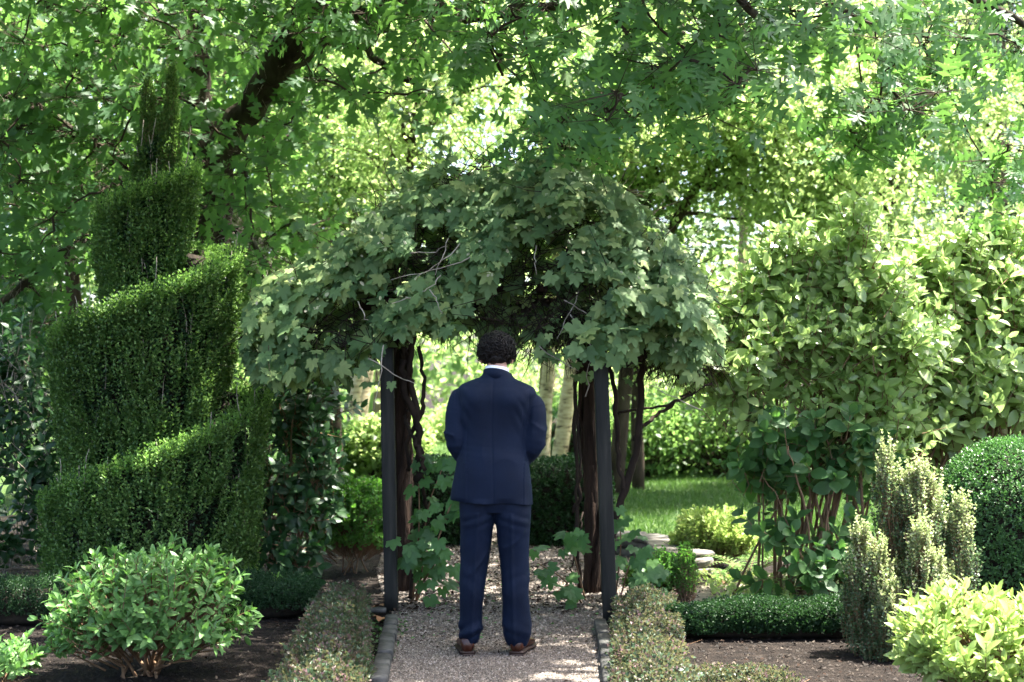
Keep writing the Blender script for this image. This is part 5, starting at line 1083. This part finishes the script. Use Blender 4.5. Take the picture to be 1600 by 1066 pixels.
tree('birch_tree', 'pale birch trunk leaning right, behind the rear right arbor post', tb(868, 21), [W(884, 640, 21), W(895, 560, 21), W(925, 400, 21), W(955, 240, 21), W(975, 120, 21), W(985, 0, 21)], [.12, .11, .10, .085, .05], [cw(1000, 90, 21, 300, 260), cw(1060, 10, 21, 240, 200)], 'wood_leaf', 9000, .085, 704, 'birch')
tree('maple_tree', 'airy yellow-green tree with thin dark stems filling the space right of the arch', tb(998, 19), [W(996, 600, 19), W(1020, 430, 18.5), W(1070, 320, 18), W(1150, 200, 17.5), W(1170, 60, 17.3)], [.085, .07, .04], [cw(1120, 330, 17.3, 330, 280), cw(1250, 240, 17.5, 300, 260), cw(1180, 120, 17.5, 360, 240), cw(1330, 330, 17.6, 240, 240), cw(1090, 480, 17.2, 180, 160)], 'wood_leaf', 30000, .075, 705)
tree('maple_tree', 'sunlit yellow-green tree high above the large flowering shrub', tb(1400, 19.5), [W(1395, 560, 19.5), W(1390, 400, 19.5), W(1400, 200, 19.4), W(1420, 20, 19.2)], [.14, .1, .06], [cw(1380, 200, 19.4, 380, 300), cw(1300, 60, 19.4, 360, 260), cw(1480, 80, 19.6, 330, 280), cw(1420, 350, 19.8, 300, 180)], 'wood_leaf', 28000, .08, 706)
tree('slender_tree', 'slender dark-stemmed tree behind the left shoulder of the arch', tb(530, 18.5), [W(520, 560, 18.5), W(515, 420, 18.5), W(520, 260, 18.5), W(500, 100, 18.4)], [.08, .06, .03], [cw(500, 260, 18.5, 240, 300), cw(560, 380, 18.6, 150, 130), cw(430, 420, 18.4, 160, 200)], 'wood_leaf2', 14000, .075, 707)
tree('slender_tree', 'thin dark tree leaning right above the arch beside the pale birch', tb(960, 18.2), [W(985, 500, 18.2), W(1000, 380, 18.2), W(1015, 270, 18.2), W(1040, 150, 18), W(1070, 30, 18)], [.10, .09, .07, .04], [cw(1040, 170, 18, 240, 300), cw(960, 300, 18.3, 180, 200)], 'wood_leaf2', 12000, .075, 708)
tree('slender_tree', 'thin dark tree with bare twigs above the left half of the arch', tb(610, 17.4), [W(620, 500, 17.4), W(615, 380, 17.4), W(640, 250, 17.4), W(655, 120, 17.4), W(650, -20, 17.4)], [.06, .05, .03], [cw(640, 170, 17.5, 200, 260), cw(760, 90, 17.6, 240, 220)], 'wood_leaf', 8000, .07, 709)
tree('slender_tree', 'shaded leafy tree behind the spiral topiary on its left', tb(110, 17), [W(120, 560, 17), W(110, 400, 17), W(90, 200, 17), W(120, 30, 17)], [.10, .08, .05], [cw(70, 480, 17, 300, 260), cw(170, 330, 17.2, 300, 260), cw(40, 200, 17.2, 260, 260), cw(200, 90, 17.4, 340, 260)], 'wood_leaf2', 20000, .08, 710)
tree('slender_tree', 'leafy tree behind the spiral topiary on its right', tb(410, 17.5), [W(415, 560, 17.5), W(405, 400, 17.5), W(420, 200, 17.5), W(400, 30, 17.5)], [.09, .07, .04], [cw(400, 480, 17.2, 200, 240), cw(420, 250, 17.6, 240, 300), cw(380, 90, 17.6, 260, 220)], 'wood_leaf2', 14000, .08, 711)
def conifer(px, Y, hgt, w, seed, label):
    rng = RNG(seed); x = (px - CX) / FPX * Y; E = empty('fir_tree', (x, Y, 0), label, 'tree', 'fir trees behind the garden'); mb = MB(); tube(mb, [(x, Y, -.05), (x, Y, hgt * .5), (x + .05, Y, hgt)], [.18, .12, .02], 9, seed=seed, rough=.08); mb.build('trunk', M['bark_lit'], E, True); L = Leaves(); B = MB()
    for i in range(150):
        z = rng.uniform(1.2, hgt); a = rng.uniform(0, 2 * PI); l_ = w * (1 - z / hgt) ** .8 * rng.uniform(.6, 1.1) + .15; d = np.array([math.cos(a), math.sin(a), -.22]); p0 = np.array([x, Y, z]); t_ = rng.random(90) ** .7
        P = p0 + d * l_ * t_[:, None] + rng.normal(0, .10, (90, 3)) * [1, 1, .5]; sticks(B, p0[None], (p0 + d * l_)[None], .018, .005); L.add(P, d + rng.normal(0, .5, (90, 3)), rng.normal(0, .3, (90, 3)) + [0, 0, 1], rng.uniform(.06, .12, 90))
    L.joined('rh', 'crown', M['fir'], E); B.build('branches', M['bark_thin'], E, False, 'stuff')
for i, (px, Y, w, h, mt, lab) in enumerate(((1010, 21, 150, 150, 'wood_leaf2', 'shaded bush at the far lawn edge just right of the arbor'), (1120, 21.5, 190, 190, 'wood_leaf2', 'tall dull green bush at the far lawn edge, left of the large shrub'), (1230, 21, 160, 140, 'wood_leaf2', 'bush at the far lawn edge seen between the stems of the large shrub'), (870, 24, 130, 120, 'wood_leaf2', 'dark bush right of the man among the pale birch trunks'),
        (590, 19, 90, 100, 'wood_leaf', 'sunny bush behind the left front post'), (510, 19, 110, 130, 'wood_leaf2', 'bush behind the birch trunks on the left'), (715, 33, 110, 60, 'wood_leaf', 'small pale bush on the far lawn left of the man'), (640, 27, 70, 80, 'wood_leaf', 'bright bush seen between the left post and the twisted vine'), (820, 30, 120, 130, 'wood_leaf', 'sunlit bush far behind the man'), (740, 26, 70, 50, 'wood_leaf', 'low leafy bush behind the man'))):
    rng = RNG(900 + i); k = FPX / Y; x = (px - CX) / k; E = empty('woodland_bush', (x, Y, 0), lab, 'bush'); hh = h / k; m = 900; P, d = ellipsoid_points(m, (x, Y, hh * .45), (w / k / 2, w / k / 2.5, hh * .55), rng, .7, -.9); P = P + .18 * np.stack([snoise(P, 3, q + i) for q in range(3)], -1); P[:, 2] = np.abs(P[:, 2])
    L = Leaves(); L.add(np.repeat(P, 3, 0) + rng.normal(0, .07, (len(P) * 3, 3)), rng.normal(0, .7, (len(P) * 3, 3)), rng.normal(0, .6, (len(P) * 3, 3)) + [0, 0, .7], rng.uniform(.06, .12, len(P) * 3)); L.joined('rhw', 'foliage', M[mt], E); B = MB(); sel = P[::12]; sticks(B, np.array([x, Y, 0]) + (sel - [x, Y, 0]) * .1, sel, .012, .004); B.build('branches', M['bark_thin'], E, False, 'stuff')
conifer(1560, 21, 9.5, 1.9, 721, 'dark grey-green fir at the right edge behind the sunlit leaves')
conifer(1500, 27, 11, 2.4, 722, 'second fir farther back, seen through the bright leaves')
# far wood that reads as one mass
rng = RNG(801); L = Leaves(); n = 95000
cl_n = 1500; cx_ = rng.uniform(-26, 26, cl_n); cy_ = rng.uniform(24, 44, cl_n); cz_ = np.abs(rng.normal(0, 1, cl_n)) * 0 + rng.uniform(.6, 14, cl_n)
keep = ~((cx_ / cy_ > -.085) & (cx_ / cy_ < -.015) & (cz_ < 1.8 + 0 * cz_)) & ~(np.hypot((cx_ / cy_ * FPX + 800 - 690) / 55, (HY - (cz_ - 1.5) / cy_ * FPX - 262) / 55) < 1)
cx_, cy_, cz_ = cx_[keep], cy_[keep], cz_[keep]; dens = snoise(np.stack([cx_, cy_ * .4, cz_], -1), .45, 3, 2) > -.45; cx_, cy_, cz_ = cx_[dens], cy_[dens], cz_[dens]
ii = rng.integers(0, len(cx_), n); sp = rng.uniform(.5, 1.0, len(cx_))[ii]
P = np.stack([cx_[ii], cy_[ii], cz_[ii]], -1) + rng.normal(0, 1, (n, 3)) * sp[:, None] * [.8, .8, .55]; P = P[P[:, 2] > -.3]; n = len(P)
L.add(P, rng.normal(0, .7, (n, 3)), rng.normal(0, .6, (n, 3)) + [0, 0, .8], rng.uniform(.10, .20, n)); o = L.joined('rhw', 'woodland', M['wood_leaf'], None); tag(o, 'distant sunlit woodland closing the view behind the garden', None, None, 'stuff')
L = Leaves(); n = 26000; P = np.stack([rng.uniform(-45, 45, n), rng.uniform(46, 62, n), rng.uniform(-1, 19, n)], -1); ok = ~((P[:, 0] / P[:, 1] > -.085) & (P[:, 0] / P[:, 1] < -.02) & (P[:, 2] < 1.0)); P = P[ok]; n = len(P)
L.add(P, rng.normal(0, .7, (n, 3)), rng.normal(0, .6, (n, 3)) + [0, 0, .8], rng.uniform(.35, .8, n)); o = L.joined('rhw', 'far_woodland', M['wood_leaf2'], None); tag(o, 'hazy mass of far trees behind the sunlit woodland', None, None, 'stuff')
L = Leaves(); n = 5000; P = np.stack([rng.uniform(-16, 6, n), rng.uniform(64, 68, n), rng.uniform(-1.6, 5, n)], -1); L.add(P, rng.normal(0, .7, (n, 3)), rng.normal(0, .6, (n, 3)) + [0, -.3, .8], rng.uniform(.3, .6, n)); o = L.joined('rhw', 'far_undergrowth', M['wood_leaf'], None); tag(o, 'pale sunlit bushes behind the parked cars', None, None, 'stuff')
mb = MB(); r = RNG(802)
for i in range(46):
    x = r.uniform(-20, 20); y = r.uniform(24, 43)
    if -.09 < x / y < .012: continue
    tube(mb, wobbly((x, y, -.1), (x + r.normal(0, .8), y, r.uniform(9, 14)), 9, .10, r), [r.uniform(.08, .16), .03], 6)
o = mb.build('woodland_trunks', M['bark_lit'], None, True); tag(o, 'crowded thin trunks of the distant woodland', None, None, 'stuff')

print('TRIS', sum(len(m.loop_triangles) if m.calc_loop_triangles() is None else 0 for m in bpy.data.meshes))
